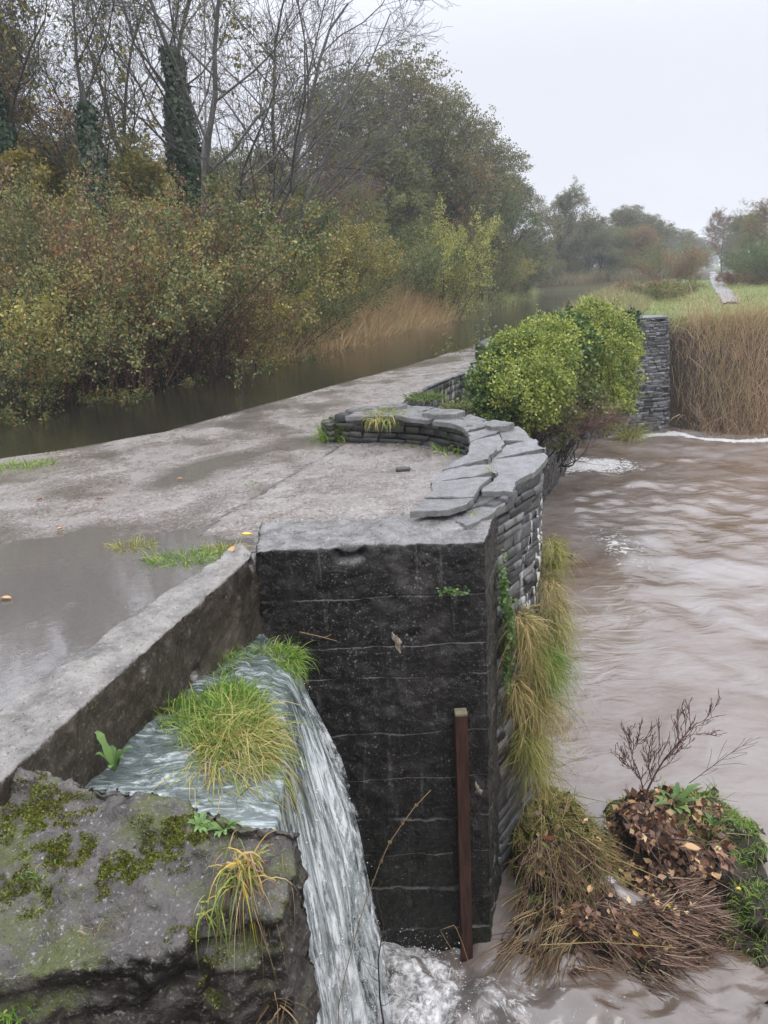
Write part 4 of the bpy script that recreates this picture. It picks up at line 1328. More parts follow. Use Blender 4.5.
# boulder-like end stone of the second refuge
o = solid('end_boulder', [([(2.0, 14.9), (2.3, 14.75), (2.75, 15.0), (2.85, 15.6), (2.4, 16.0), (2.0, 15.6)], -.1, .30)], MT['slate_dark'], voxel=.05, smooth_it=6, disp=((.06, 2.5), (.02, 8)))
tag(o, 'dark rounded stone at the deck edge just left of the ivy bushes', 'boulder')

# ------------------------------------------------------------------ timber post
PT = empty('timber_post', (.42, 4.30, -3.3)); tag(PT, 'brown timber post standing upright against the black concrete pier', 'post')


def box_obj(name, lo, hi, mat, parent, bev=.004, off=(0, 0, 0)):
    bm = bmesh.new(); bmesh.ops.create_cube(bm, size=1)
    for v in bm.verts:
        v.co = Vector([lo[i] + (v.co[i] + .5) * (hi[i] - lo[i]) for i in range(3)])
    bmesh.ops.bevel(bm, geom=bm.edges[:], offset=bev, segments=2, affect='EDGES')
    me = bpy.data.meshes.new(name); bm.to_mesh(me); bm.free(); me.materials.append(mat)
    o = bpy.data.objects.new(name, me); COL.objects.link(o); o.parent = parent; return o


box_obj('shaft', (-.040, -.04, 0), (.040, .04, 2.20), MT['wood'], PT)
box_obj('sawn_top', (-.039, -.039, 2.20), (.039, .039, 2.218), MT['wood_top'], PT, .003)

# pale crusts on the pier


def crust(label, px_, py_, sx, sz, seed):
    c = ab(px_, py_, 4.36)
    rg = np.random.RandomState(seed)
    th = np.linspace(0, PI / 2, 10); ph = np.linspace(0, 2 * PI, 33)[:-1]
    TH, PH = np.meshgrid(th, ph, indexing='ij')
    k = 1 + .3 * np.sin(PH * 3 + seed) + .2 * np.sin(PH * 7 + seed)
    V = np.stack([sx * k * np.sin(TH) * np.cos(PH), -.018 * np.cos(TH) + .006, sz * k * np.sin(TH) * np.sin(PH)], -1).reshape(-1, 3)
    V[:, 0] += V[:, 2] * -.25
    V += rg.randn(len(V), 3) * .0022
    F = [(i * 32 + j, i * 32 + (j + 1) % 32, (i + 1) * 32 + (j + 1) % 32, (i + 1) * 32 + j) for i in range(9) for j in range(32)]
    o = mesh('lime_crust', V, F, MT['lichen'], smooth=True)
    o.location = (c[0], 4.362, c[2])
    tag(o, label, 'lime crust')


crust('long pale lime crust in the middle of the black pier face', 397, 642, .024, .085, 1)
crust('small pale lime crust just right of the timber post', 478, 790, .02, .045, 3)
crust('tiny pale lime fleck just left of the timber post top', 449, 760, .008, .03, 5)
# ------------------------------------------------------------------ growth: kinds
exec_marker = True
kind_bush('hedge_a', 11, h=4, n0=17, r=.022, spread=.9, n1=9, n2=7, nleaf=26000, lsize=.066, lspread=.06, leaf='hedge', arch=.18, base=.7)
kind_bush('hedge_b', 12, h=4, n0=15, r=.022, spread=1.0, n1=9, n2=7, nleaf=22000, lsize=.072, lspread=.07, leaf='hedge', bark='bark_red', arch=.2, base=.8)
kind_bush('hedge_red', 13, h=4, n0=34, r=.024, spread=.75, n1=9, n2=7, nleaf=8500, lsize=.065, lspread=.05, leaf='hedge', bark='bark_red', arch=.12, base=.8)
kind_bush('bramble', 14, h=1.6, n0=26, r=.012, spread=1.6, n1=7, n2=5, nleaf=11000, lsize=.075, lspread=.05, leaf='hedge', bark='bark_red', arch=.6, base=.9, up=0)
kind_bush('willow', 15, h=4.4, n0=26, r=.03, spread=.62, n1=9, n2=6, nleaf=24000, lsize=.12, lspread=.06, leaf='willow', aspect=.3, arch=.03, base=.45, ang=.4)
kind_bush('thicket', 16, h=8, n0=16, r=.06, spread=.5, n1=10, n2=8, n3=4, nleaf=3500, lsize=.12, lspread=.05, leaf='russet', bark='bark_red', arch=.05, base=1.2, ang=.45, up=.15)
kind_broad('ash', 21, h=13, r=.115, n1=10, n2=8, n3=6, n4=3, nleaf=350, lsize=.11, lspread=.04, crown_from=.36, ang=.62, ratio=.50, bark='bark', leaf='yellow', up=.14, lean=(-.10, 0), ivy=12000, ivyh=.66, dome=False, twob=.10, wob1=.17)
kind_broad('ash_spread', 22, h=11, r=.125, n1=13, n2=10, n3=7, n4=3, nleaf=0, crown_from=.12, ang=.80, ratio=.66, bark='bark_grey', up=.10, lean=(.12, 0), dome=False, twob=.11, wob1=.18)
kind_broad('ash_leafy', 23, h=12, r=.10, n1=10, n2=8, n3=6, n4=3, nleaf=1600, lsize=.12, lspread=.05, crown_from=.33, ang=.62, ratio=.48, bark='bark', leaf='yellow', up=.15, lean=(.05, 0), dome=False, twob=.12, wob1=.18)
kind_broad('stub', 24, h=8, r=.17, n1=9, n2=5, n3=4, nleaf=0, crown_from=.6, ang=.8, ratio=.26, bark='bark', ivy=14000, ivyh=.9, dome=False, lean=(-.08, 0))
kind_broad('maple', 25, h=7, r=.09, n1=16, n2=9, n3=5, nleaf=13000, lsize=.12, lspread=.11, crown_from=.15, ang=1.0, ratio=.48, leaf='yellow', bark='bark', up=.08)
kind_dome('round', 26, h=10, nl=34, leaf='brown', wide=.36, base=.10)
kind_dome('round_b', 27, h=10, nl=30, leaf='olive', wide=.30, base=.06, spray=.26)
kind_dome('tall_dome', 30, h=11, nl=30, n=40000, leaf='brown', wide=.33, base=.34, spray=.26)
kind_broad('open', 28, h=11, r=.15, n1=20, n2=10, n3=7, n4=2, nleaf=30000, lsize=.11, lspread=.10, crown_from=.36, ang=1.05, ratio=.50, leaf='brown', up=.09, twob=.09)
kind_broad('dark_ivy_tree', 29, h=10, r=.2, n1=22, n2=10, n3=6, nleaf=34000, lsize=.12, lspread=.13, crown_from=.3, ang=1.05, ratio=.46, leaf='brown', ivy=7000, ivyh=.9, up=.08)

# ------------------------------------------------------------------ the wooded bank, tree by tree
W_ = 'trees on the wooded bank'


def T(key, name, label, px_, Y, h, cat='tree', group=W_, leaf=None, bark=None, back=.7, rz=None, widen=1.0, z=None):
    X = ab(px_, 275, Y)[0]
    xl = float(interp(Y, BANK_L)); xr = float(interp(Y, BANK_R))
    if X < (xl + xr) / 2 or Y < 22: X = min(X, xl - back) if Y < 76 else X
    zz = float(land_z(np.array([X]), np.array([Y]))[0]) if z is None else z
    return plant(key, name, label, cat, group, X, Y, h, rz, zz - .05, leaf, bark, widen)


H_ = 'shrubs along the canal bank'
for a in [
    ('hedge_a', 'shrub', 'green willow shrub at the left edge, lowest leaves over the dark canal', -8, 13.0, 3.1),
    ('hedge_b', 'shrub', 'yellowing shrub second from the left edge of the canal bank', 40, 14.6, 3.3),
    ('hedge_red', 'shrub', 'red-stemmed thin-leaved shrub on the left bank under the ivy trunks', 98, 15.4, 4.0),
    ('hedge_a', 'shrub', 'tall pale-leaved shrub left of the bare spreading ash', 150, 16.6, 4.0),
    ('hedge_red', 'shrub', 'red-stemmed shrub leaning over the canal right of the pale-leaved one', 185, 17.6, 3.7),
    ('hedge_b', 'shrub', 'leafy shrub overhanging the canal opposite the kerb wall corner', 225, 19.2, 3.6),
    ('hedge_a', 'shrub', 'round green shrub just left of the orange bracken', 262, 21.5, 3.3),
    ('hedge_b', 'shrub', 'loose yellow-green shrub behind the orange bracken', 300, 25.5, 3.6),
    ('hedge_a', 'shrub', 'grey-green shrub rising behind the tall orange reeds', 345, 31.0, 4.0),
    ('hedge_a', 'shrub', 'low green shrub between the orange reeds and the yellow willow', 392, 36.5, 4.2),
]:
    T(a[0], a[1], a[2], a[3], a[4], a[5], 'shrub', H_, back=.25, leaf={40: 'hedge_y', 98: 'hedge_r', 185: 'hedge_r', 225: 'hedge_y', 262: 'olive', 300: 'hedge_y', 345: 'olive', 392: 'green'}.get(a[3]))
for a in [
    ('hedge_a', 'tall shrub of dull green leaves behind the left-edge willow', 15, 16.5, 3.5, 'olive'),
    ('hedge_b', 'tall orange-tinted shrub behind the red-stemmed one', 75, 17.8, 3.5, 'hedge_r'),
    ('hedge_b', 'tall green shrub at the foot of the ivy-clad ash', 130, 19.0, 3.6, 'olive'),
    ('hedge_a', 'tall olive shrub below the spreading bare ash', 185, 20.5, 3.7, 'hedge_y'),
    ('hedge_b', 'tall grey-green shrub right of the spreading ash trunk', 240, 22.5, 4.0, 'green'),
    ('hedge_a', 'tall olive shrub under the ends of the bare ash boughs', 285, 25.5, 4.7, 'olive'),
]:
    T(a[0], 'shrub', a[1], a[2], a[3], a[4], 'shrub', 'tall shrubs behind the bank', leaf=a[5], back=1.5)
for a in [
    ('bramble', 'bramble patch over the water at the left edge of the picture', -5, 12.1, 1.3),
    ('bramble', 'bramble patch with a reddened spray under the yellowing shrub', 62, 13.6, 1.35),
    ('bramble', 'dark bramble patch hanging to the water under the red stems', 125, 15.2, 1.3),
    ('bramble', 'bramble patch with arching canes nearest the lone sapling', 195, 17.2, 1.3),
    ('bramble', 'bramble patch trailing into the canal below the bracken', 262, 20.3, 1.4),
]:
    T(a[0], 'bramble', a[1], a[2], a[3], a[4], 'bramble', 'brambles at the water line', back=.1)

for a in [
    ('ash', 'ash', 'tall bare ash with ivy trunk, leaning left near the left edge', 62, 20.5, 13.5, 0.2),
    ('stub', 'ivy_covered_tree', 'short broken trunk thickly wrapped in dark ivy', 100, 19.6, 7.4, 1.0),
    ('ash_leafy', 'ash', 'slim dark-stemmed tree with a few yellow leaves, right of the ivy stump', 122, 21.5, 12.5, 2.2),
    ('ash', 'ash', 'bare ash forking high above the yellow maple, ivy on its lower trunk', 165, 23.0, 13.5, 3.9),
    ('ash', 'ash', 'bare ash with a dark ivy trunk behind the spreading one', 212, 21.5, 13.5, 5.2),
    ('ash_spread', 'ash', 'wide bare ash with long boughs reaching right over the shrubs', 222, 20.8, 11.0, 0.0),
    ('ash_spread', 'ash', 'bare many-branched ash behind, its twigs thinning out against the sky', 262, 24.0, 11.2, 1.1),
    ('ash', 'ash', 'bare pale ash at the far left, top beyond the picture', -15, 22.5, 13.0, 4.4),
    ('ash_leafy', 'ash', 'thin bare tree with sparse yellow leaves behind the leaning ash', 85, 26.0, 13.0, 0.8),
    ('ash_spread', 'ash', 'fine-twigged bare tree behind the fork of the tall ash', 150, 27.0, 12.5, 3.1),
    ('ash_spread', 'ash', 'fine-twigged bare tree far left behind the oak', 30, 27.0, 12.5, 4.9),
    ('ash_leafy', 'ash', 'slim bare tree between the two ivy-trunked ashes', 238, 25.0, 11.5, 5.9),
]:
    T(a[0], a[1], a[2], a[3], a[4], a[5], rz=a[6], back=1.5)
for a in [
    ('maple', 'field_maple', 'yellow maple at the left edge behind the shrubs', 8, 18.8, 4.8, None),
    ('maple', 'field_maple', 'olive-yellow maple between the leaning ash and the ivy stump', 60, 22.5, 5.1, None),
    ('maple', 'field_maple', 'golden maple right of the ivy stump, seen through bare stems', 148, 21.5, 4.8, None),
    ('maple', 'field_maple', 'small golden maple left of the spreading ash trunk', 190, 23.5, 4.9, None),
    ('open', 'oak', 'brown-leaved oak filling the upper left corner', 14, 25.0, 9.0, 'brown'),
    ('open', 'oak', 'thin brown oak behind the leaning ash', -35, 23.0, 7.9, 'russet'),
]:
    T(a[0], a[1], a[2], a[3], a[4], a[5], leaf=a[6], back=1.5)
for i, a in enumerate([
    ('round', 'dull green tree closing the view behind the left-edge maple', -30, 30, 7.0, None),
    ('round_b', 'dull green tree behind the leaning ash', 45, 31, 7.0, None),
    ('round', 'grey-brown tree behind the ivy stump', 105, 32, 6.9, None),
    ('round_b', 'grey-green tree glimpsed behind the golden maple', 160, 33, 6.6, 'brown'),
    ('round', 'grey-brown tree behind the spreading ash trunk', 215, 34, 6.6, None),
    ('round_b', 'dull olive tree behind the outer ash twigs', 268, 34, 6.4, None),
    ('thicket', 'purple-brown leafless thicket between ash and tall alders', 322, 33.5, 6.7, None),
    ('round_b', 'olive tree in front of the purple-brown thicket', 302, 30.0, 5.0, None),
    ('thicket', 'reddish twiggy thicket left of the yellow willow', 428, 40.5, 3.8, None),
]):
    T(a[0], 'thicket' if a[0] == 'thicket' else 'background_tree', a[1], a[2], a[3], a[4], leaf=a[5], back=1.5)
for a in [
    ('tall_dome', 'alder', 'open-crowned alder, leftmost of the tall group, sky showing through', 350, 41, 11.2, None),
    ('tall_dome', 'alder', 'open-crowned alder, tallest of the group above the canal bend', 400, 44, 12.6, None),
    ('tall_dome', 'alder', 'open-crowned alder sloping down at the right of the tall group', 438, 47, 11.6, None),
    ('round', 'alder', 'dense dark tree below the two tallest alders', 375, 40, 7.8, 'olive'),
    ('round_b', 'alder', 'bushy green tree above the tall orange reeds', 352, 36, 5.3, 'olive'),
    ('round', 'alder', 'dense brown-green tree right of the tall alders', 440, 47, 8.6, 'hedge_r'),
    ('round_b', 'alder', 'grey-green tree directly behind the yellow willow', 415, 42, 6.1, 'brown'),
    ('round', 'alder', 'dark round tree up and right of the yellow willow', 468, 52, 10.2, None),
    ('round_b', 'alder', 'smooth grey-green tree dropping toward the canal bend', 495, 57, 8.9, 'green'),
    ('round_b', 'alder', 'soft green tree low at the water right of the willow', 492, 51, 4.8, 'olive'),
    ('round', 'alder', 'hazy tree last in the left bank slope before the gap', 516, 62, 8.2, None),
    ('round_b', 'alder', 'small hazy green tree at the water by the canal bend', 520, 58, 3.8, 'olive'),
    ('hedge_a', 'alder', 'low green shrub at the water just right of the willow', 484, 45, 2.6, 'olive'),
    ('hedge_b', 'alder', 'low yellowing shrub at the water, second right of the willow', 506, 54, 2.8, 'hedge_y'),
    ('hedge_a', 'alder', 'low dull shrub at the water, third right of the willow', 524, 64, 3.0, 'brown'),
    ('hedge_a', 'alder', 'low hazy shrub at the water where the left bank ends', 532, 62, 2.9, 'olive'),
]:
    T(a[0], a[1], a[2], a[3], a[4], a[5], leaf=a[6], back=1.0)
T('willow', 'willow', 'yellow-green young willow standing at the canal edge', 459, 37.0, 4.9, back=-.1, widen=.95)
F_ = 'trees beyond the canal bend'
for a in [
    ('dark_ivy_tree', 'tall dark tree with ivy trunk at the left of the far clump', 556, 82, 8.6, None),
    ('round_b', 'grey-green rounded tree in the middle of the far clump', 588, 84, 6.6, 'brown'),
    ('round', 'dark flat-topped tree above the orange beech', 622, 90, 7.7, None),
    ('round', 'dark tree at the right shoulder of the far clump', 645, 93, 6.9, None),
    ('round_b', 'low green tree at the water below the dark ivy tree', 545, 78, 3.7, 'olive'),
    ('round_b', 'low grey tree at the water left of the orange beech', 600, 79, 4.8, 'brown'),
    ('round_b', 'orange beech in front of the far clump', 640, 80, 5.0, 'orange'),
    ('round_b', 'olive tree between the far clump and the orange beech', 618, 82, 5.1, 'olive'),
    ('round', 'pale misty tree right of the orange beech', 668, 125, 6.8, None),
    ('round_b', 'pale misty tree nearer the towpath gap', 683, 130, 6.6, 'brown'),
    ('round', 'faint misty tree at the vanishing point of the towpath', 697, 170, 6.6, None),
    ('round_b', 'very faint tree closing the towpath gap', 706, 230, 7.2, 'brown'),
    ('round', 'very faint tree left of the towpath gap', 690, 240, 8.8, None),
    ('round_b', 'low shrubby growth under the dark ivy tree, left part', 535, 86, 3.8, 'brown'),
    ('round_b', 'low shrubby growth in the gap right of the dark ivy tree', 566, 80, 3.4, 'brown'),
    ('round', 'distant low tree seen between the left bank and the dark ivy tree', 530, 110, 7.0, 'brown'),
    ('round', 'distant low tree seen between ivy tree and grey-green tree', 572, 100, 6.0, 'brown'),
    ('round', 'distant low tree behind the orange beech', 650, 108, 6.4, 'brown'),
    ('round', 'distant tree hidden behind the far clump, showing between crowns', 570, 105, 7.2, None),
]:
    T(a[0], 'far_tree', a[1], a[2], a[3], a[4], group=F_, leaf=a[5], widen=1.0 if a[0] == 'dark_ivy_tree' else 1.3)
G_ = 'trees right of the towpath'
for a in [
    ('open', 'brown hedge tree nearest the towpath gap on the right', 722, 98, 6.9, 'russet'),
    ('round', 'grey-brown hedge tree second from the towpath', 738, 86, 6.2, None),
    ('round_b', 'olive hedge tree third from the towpath', 752, 74, 5.8, 'olive'),
    ('open', 'thin-topped hedge tree at the right edge of the picture', 768, 66, 6.2, 'russet'),
    ('round_b', 'green hedge tree at the right edge, lower than the thin-topped one', 780, 56, 4.3, 'olive'),
    ('round', 'brown hedge tree just outside the right edge of the picture', 815, 55, 5.8, None),
    ('hedge_a', 'fresh green shrub in front of the right-hand hedge trees', 756, 54, 2.9, 'green'),
    ('hedge_b', 'green shrub at the right edge before the hedge trees', 782, 50, 2.9, 'green'),
    ('bramble', 'low brown bramble between towpath and fresh green shrub', 745, 56, 1.4, 'russet'),
    ('bramble', 'low brown bramble under the right-edge hedge tree', 768, 52, 1.4, 'russet'),
    ('round', 'faint misty tree to the right of the towpath gap', 728, 170, 7.2, None),
]:
    T(a[0], 'hedge_tree' if a[0][0] in 'ro' else 'hedge_shrub', a[1], a[2], a[3], a[4], cat='tree' if a[0][0] in 'rot' else 'shrub', group=G_, leaf=a[5])
for a in [
    ('bramble', 'bramble mound on the turf left of the towpath bend', 664, 37, 1.2, 'olive'),
    ('bramble', 'darker bramble mound nearest the towpath bend', 676, 42, 1.1, None),
    ('bramble', 'russet bramble mound beside the pale canal reeds', 646, 39, 1.2, 'orange'),
    ('hedge_b', 'rust-leaved low shrub left of the towpath, farther off', 672, 58, 2.9, 'orange'),
    ('hedge_a', 'olive low shrub on the towpath verge, farther off', 660, 62, 3.0, 'olive'),
    ('hedge_b', 'hazy low shrub closing the verge toward the vanishing towpath', 684, 80, 3.4, 'olive'),
]:
    T(a[0], 'verge_bramble', a[1], a[2], a[3], a[4], cat='bramble', group='brambles on the towpath verge', leaf=a[5])

# lone leafy sprig standing in the canal by the deck, twigs by the boulder
kind_bush('sprig', 31, h=1, n0=5, r=.005, spread=1.0, n1=4, n2=2, nleaf=170, lsize=.07, lspread=.03, leaf='hedge', arch=.2, base=.08, aspect=.5)
p = at(248, 392, CZ)
plant('sprig', 'sapling', 'small yellow-leaved sapling standing in the canal near the deck edge', 'sapling', None, p[0] - .1, p[1], .85, .3, CZ - .05)
p = at(500, 335, CZ)
plant('sprig', 'sapling', 'thin bare-topped sapling in the canal behind the ivy bushes', 'sapling', None, 2.3, 16.9, 1.0, 1.3, -.3)
p = at(440, 335, CZ)
plant('sprig', 'sapling', 'thin sprig standing in the canal left of the ivy bushes', 'sapling', None, 1.6, 17.6, .55, 2.3, CZ - .05)

# ------------------------------------------------------------------ reeds, field grass


def reed_bed(name, label, n, sample, h, mat, seed, w=.012, lean=.14, droop=.25, kind='stuff', cat='reeds', K=3):
    rg = np.random.RandomState(seed)
    B = sample(n, rg)
    n = len(B)
    B[:, 2] = land_z(B[:, 0], B[:, 1]) - .05
    D = nrm(rg.randn(n, 3) * lean + np.array([.04, 0, 1]))
    hh = h * (.4 + .75 * rg.rand(n)) * (1 + .18 * np.sin(B[:, 0] * 1.7 + B[:, 1]))
    V, F = blades(B, D, hh, np.full(n, w) * (.6 + .9 * rg.rand(n)), rg, K, droop)
    o = mesh(name, V, F, MT[mat])
    tag(o, label, cat, None, kind)
    return o


def along_left(y0, y1, depth, off=0.0):
    def f(n, rg):
        Y = y0 + (y1 - y0) * rg.rand(n)
        X = interp(Y, BANK_L) + off - depth * rg.rand(n) ** 1.3
        return np.stack([X, Y, 0 * X], 1)
    return f


def far_shore(n, rg):
    X = 13 + 19 * rg.rand(n)
    return np.stack([X, 76.9 + (X - 13) * .03 + 2.2 * rg.rand(n), 0 * X], 1)


reed_bed('bracken', 'orange bracken and reeds on the left bank before the willow', 18000, along_left(20.0, 36.5, 2.6, 1.15), 2.2, 'reed_or', 1, .022, .2, .6)
reed_bed('undergrowth', 'dull green undergrowth along the water under the left bank trees', 9000, along_left(34, 76, 2.4, .0), .7, 'field', 22, .04, .3, .9)
reed_bed('reeds', 'pale reed fringe across the canal bend under the far trees', 7000, far_shore, 1.5, 'reed_pale', 2, .035, .12, .3)
reed_bed('bank_grass', 'trailing grass along the foot of the left bank', 7000, along_left(10.5, 24, .7, .25), .55, 'tuss', 3, .008, .5, 1.2)


def right_bank(n, rg):
    X = 8.75 + 7.5 * rg.rand(n) ** .8
    fb = interp(X, FAR_BANK)
    Y = fb - .05 + 2.5 * rg.rand(n)
    return np.stack([X, Y, 0 * X], 1)


def verge(n, rg):
    Y = 25 + 24 * rg.rand(n)
    X = interp(Y, BANK_R) + .1 + 3.2 * rg.rand(n) ** 1.5
    return np.stack([X, Y, 0 * X], 1)


reed_bed('reeds', 'tall brown reeds on the far river bank right of the abutment wall', 15000, right_bank, 1.2, 'reed', 4, .011, .22, .5)
reed_bed('reeds', 'pale yellow reeds along the canal side of the towpath', 11000, verge, .62, 'reed_pale', 5, .018, .3, .8)
reed_bed('rough_grass', 'olive rough grass mixed into the towpath verge', 9000, verge, .5, 'field', 15, .02, .4, 1.0)


def tangle(n, rg):
    X = 8.8 + 6 * rg.rand(n); fb = interp(X, FAR_BANK)
    return np.stack([X, fb - .1 + .9 * rg.rand(n), 0 * X], 1)


reed_bed('dead_stems', 'tangle of bent dead stems at the far water line', 2600, tangle, 1.1, 'litter', 6, .016, .9, 1.6, K=4)


def field(n, rg):
    Y = 22.5 + 50 * rg.rand(n) ** 1.7
    X = interp(Y, BANK_R) + .3 + (30 * rg.rand(n)) ** 1.0
    k = np.ones(n, bool)
    C = PATHC
    d = np.full(n, 9.0)
    for c in C[::3]: d = np.minimum(d, np.hypot(X - c[0], Y - c[1]))
    k &= d > .45 + np.clip((Y - 33) / 30, 0, .9)
    z = land_z(X, Y)
    k &= z > -.3
    return np.stack([X, Y, 0 * X], 1)[k]


reed_bed('grass', 'rough green turf of the river meadow beside the towpath', 75000, field, .30, 'field', 7, .024, .55, 1.0, K=2, cat='grass')

def tufty(n, rg):
    P = field(n, rg)
    k = sines(P[:, 0], P[:, 1], 77, 10, .5, 4) > .5
    return P[k]


reed_bed('tall_grass', 'taller tan and olive tufts scattered over the river meadow', 30000, tufty, .55, 'tuss', 8, .022, .5, 1.1, K=3, cat='grass')

# ------------------------------------------------------------------ flowering ivy bushes on the second cutwater


def lump_bush(name, label, origin, lumps, n, size, mat, seed, aspect=.75, stems=30, mat2=None, frac2=0, group=None, ragged=.14):
    """lumps: (x,y,z,rx,ry,rz) relative to origin"""
    rg = np.random.RandomState(seed)
    e = empty(name, origin); tag(e, label, 'shrub', group)
    lm = np.array(lumps)
    wgt = (lm[:, 3] * lm[:, 4] + lm[:, 4] * lm[:, 5] + lm[:, 3] * lm[:, 5]); wgt = wgt / wgt.sum()
    # many small leafy sprays over each lump, each spray a little dome of leaves
    ns = n // 26
    li = rg.choice(len(lm), ns, p=wgt)
    d = nrm(rg.randn(ns, 3))
    rr = 1 - .38 * rg.rand(ns) ** 1.6
    Cc = lm[li, :3] + d * lm[li, 3:] * rr[:, None]
    Cc += rg.randn(ns, 3) * ragged * .6
    sp = .10 + .07 * rg.rand(ns)
    m = n // ns
    c = np.repeat(Cc, m, 0); dd = np.repeat(d, m, 0); s3 = np.repeat(sp, m)
    q = nrm(rg.randn(len(c), 3) + dd * .8)
    P = c + q * (s3 * rg.rand(len(c)) ** .5)[:, None]
    D = nrm(q * .8 + rg.randn(len(c), 3) * .6 + np.array([0, 0, .15]))
    Wd = nrm(np.cross(D, rg.randn(len(c), 3)))
    s = size * (.6 + .7 * rg.rand(len(c)))
    V, F = diamonds(P, D, Wd, s, s * aspect)
    mesh('foliage', V, F, MT[mat], e)
    nd = n // 5  # second leaf colour for variety; dark green in pale bushes paints depth shade
    li = rg.choice(len(lm), nd, p=wgt)
    d = nrm(rg.randn(nd, 3) + np.array([0, 0, -.35]))
    Pd = lm[li, :3] + d * lm[li, 3:] * (.75 + .38 * rg.rand(nd))[:, None] + rg.randn(nd, 3) * .05
    Dd = nrm(rg.randn(nd, 3)); Wd2 = nrm(np.cross(Dd, rg.randn(nd, 3)))
    sd = size * 1.15 * (.6 + .7 * rg.rand(nd))
    V, F = diamonds(Pd, Dd, Wd2, sd, sd * .8)
    mesh('mixed_shade_leaves', V, F, MT['ivyf'] if mat != 'ivyf' else MT['green'], e)
    ks = 26
    li = rg.choice(len(lm), ks, p=wgt)
    d = nrm(rg.randn(ks, 3) + np.array([0, -.3, .7]))
    K = 6; t = np.linspace(0, 1, K)[None, :, None]
    ln = (.22 + .25 * rg.rand(ks))[:, None, None]
    Ps = (lm[li, :3] + d * lm[li, 3:] * .85)[:, None] + d[:, None] * t * ln + np.array([0, 0, -.10]) * t ** 2 + rg.randn(ks, 1, 3) * .06 * t
    Rs = np.linspace(.005, .0015, K)[None] * np.ones((ks, 1))
    V, F = join([tubes(Ps, Rs, 3), leaves_on(Ps, ks * 26, .018, size, rg, aspect, t0=.1)])
    mesh('shoots', V, F, MT[mat], e)
    if stems:
        # woody stems from the root out to the lumps
        k = rg.choice(len(lm), stems)
        tgt = lm[k, :3] + nrm(rg.randn(stems, 3)) * lm[k, 3:] * .8
        K = 7; t = np.linspace(0, 1, K)[None, :, None]
        st = rg.randn(stems, 1, 3) * .12
        Pm = st + (tgt[:, None] - st) * t + np.sin(t * PI) * rg.randn(stems, 1, 3) * .15
        R = np.linspace(.018, .004, K)[None] * (.6 + .8 * rg.rand(stems, 1))
        P1, R1 = sub(Pm, R, 4, .3, 1, .6, .3, 4, rg, wob=.25)
        V, F = join([tubes(Pm, R, 4), tubes(P1, np.maximum(R1, .003), 3)])
        mesh('stems', V, F, MT['bark'], e)
    return e


def rel(o, pts):
    return [(x - o[0], y - o[1], z - o[2], a, b, c) for x, y, z, a, b, c in pts]


def lump_at(px_, py_, Y, r, ry=None, rz_=None):
    c = ab(px_, py_, Y)
    return (c[0], c[1], c[2], r, ry or r, rz_ or r)


O1 = (2.1, 13.4, -1.2)
lump_bush('ivy_bush', 'dark green ivy bush on the deck edge, leftmost of the ivy bushes', O1,
          rel(O1, [lump_at(500, 370, 12.9, .30), lump_at(488, 388, 12.4, .24), lump_at(503, 392, 12.4, .30), lump_at(512, 356, 13.2, .26), lump_at(494, 408, 12.2, .24), lump_at(516, 408, 12.4, .28)]),
          16000, .055, 'ivyf', 1, stems=30)
O2 = (2.9, 14.0, -1.3)
lump_bush('ivy_bush', 'yellow-green flowering ivy bush in the middle, next to the dark green one', O2,
          rel(O2, [lump_at(528, 350, 13.0, .32), lump_at(548, 360, 13.0, .36), lump_at(556, 342, 13.6, .30), lump_at(533, 378, 12.4, .32), lump_at(552, 388, 12.4, .30), lump_at(525, 398, 12.0, .24), lump_at(543, 335, 13.6, .22), lump_at(540, 408, 12.3, .22), lump_at(508, 388, 11.9, .2), lump_at(510, 350, 12.8, .2), lump_at(496, 366, 12.4, .15)]),
          21000, .046, 'gold', 2, stems=30)
O3 = (4.2, 16.0, -1.5)
lump_bush('ivy_bush', 'tall yellow-green flowering ivy bush nearest the far abutment', O3,
          rel(O3, [lump_at(595, 325, 16.5, .46), lump_at(615, 338, 16.6, .42), lump_at(588, 350, 16.0, .40), lump_at(612, 362, 16.2, .48), lump_at(622, 350, 16.6, .34), lump_at(600, 385, 15.8, .46), lump_at(618, 392, 16.0, .36), lump_at(590, 318, 16.6, .3), lump_at(608, 408, 15.6, .34)]),
          26000, .05, 'gold', 3, stems=36)
O4 = (3.9, 16.4, -1.2)
lump_bush('ivy_bush', 'dark ivy patch between the two yellow-green bushes, topmost', O4,
          rel(O4, [lump_at(572, 332, 15.6, .26), lump_at(580, 345, 15.2, .22), lump_at(575, 360, 15.0, .2)]), 3000, .075, 'ivyf', 4, stems=8)
O5 = (3.7, 15.4, -2.2)
lump_bush('ivy_bush', 'olive shaded ivy hanging lowest over the cutwater wall', O5,
          rel(O5, [lump_at(585, 405, 14.8, .3, None, .4), lump_at(596, 412, 15.0, .26), lump_at(560, 418, 13.4, .2, None, .3)]), 5200, .06, 'olive', 5, stems=20)
O6 = (6.2, 21.2, -1.5)
lump_bush('ivy_bush', 'dark ivy climbing the left side of the far abutment wall', O6,
          rel(O6, [lump_at(620, 335, 21.4, .36, .2, .4), lump_at(616, 365, 21.3, .3, .2, .45), lump_at(612, 395, 21.2, .3, .2, .4), lump_at(628, 322, 21.6, .24, .2, .2)]), 4500, .085, 'ivy', 6, stems=10)
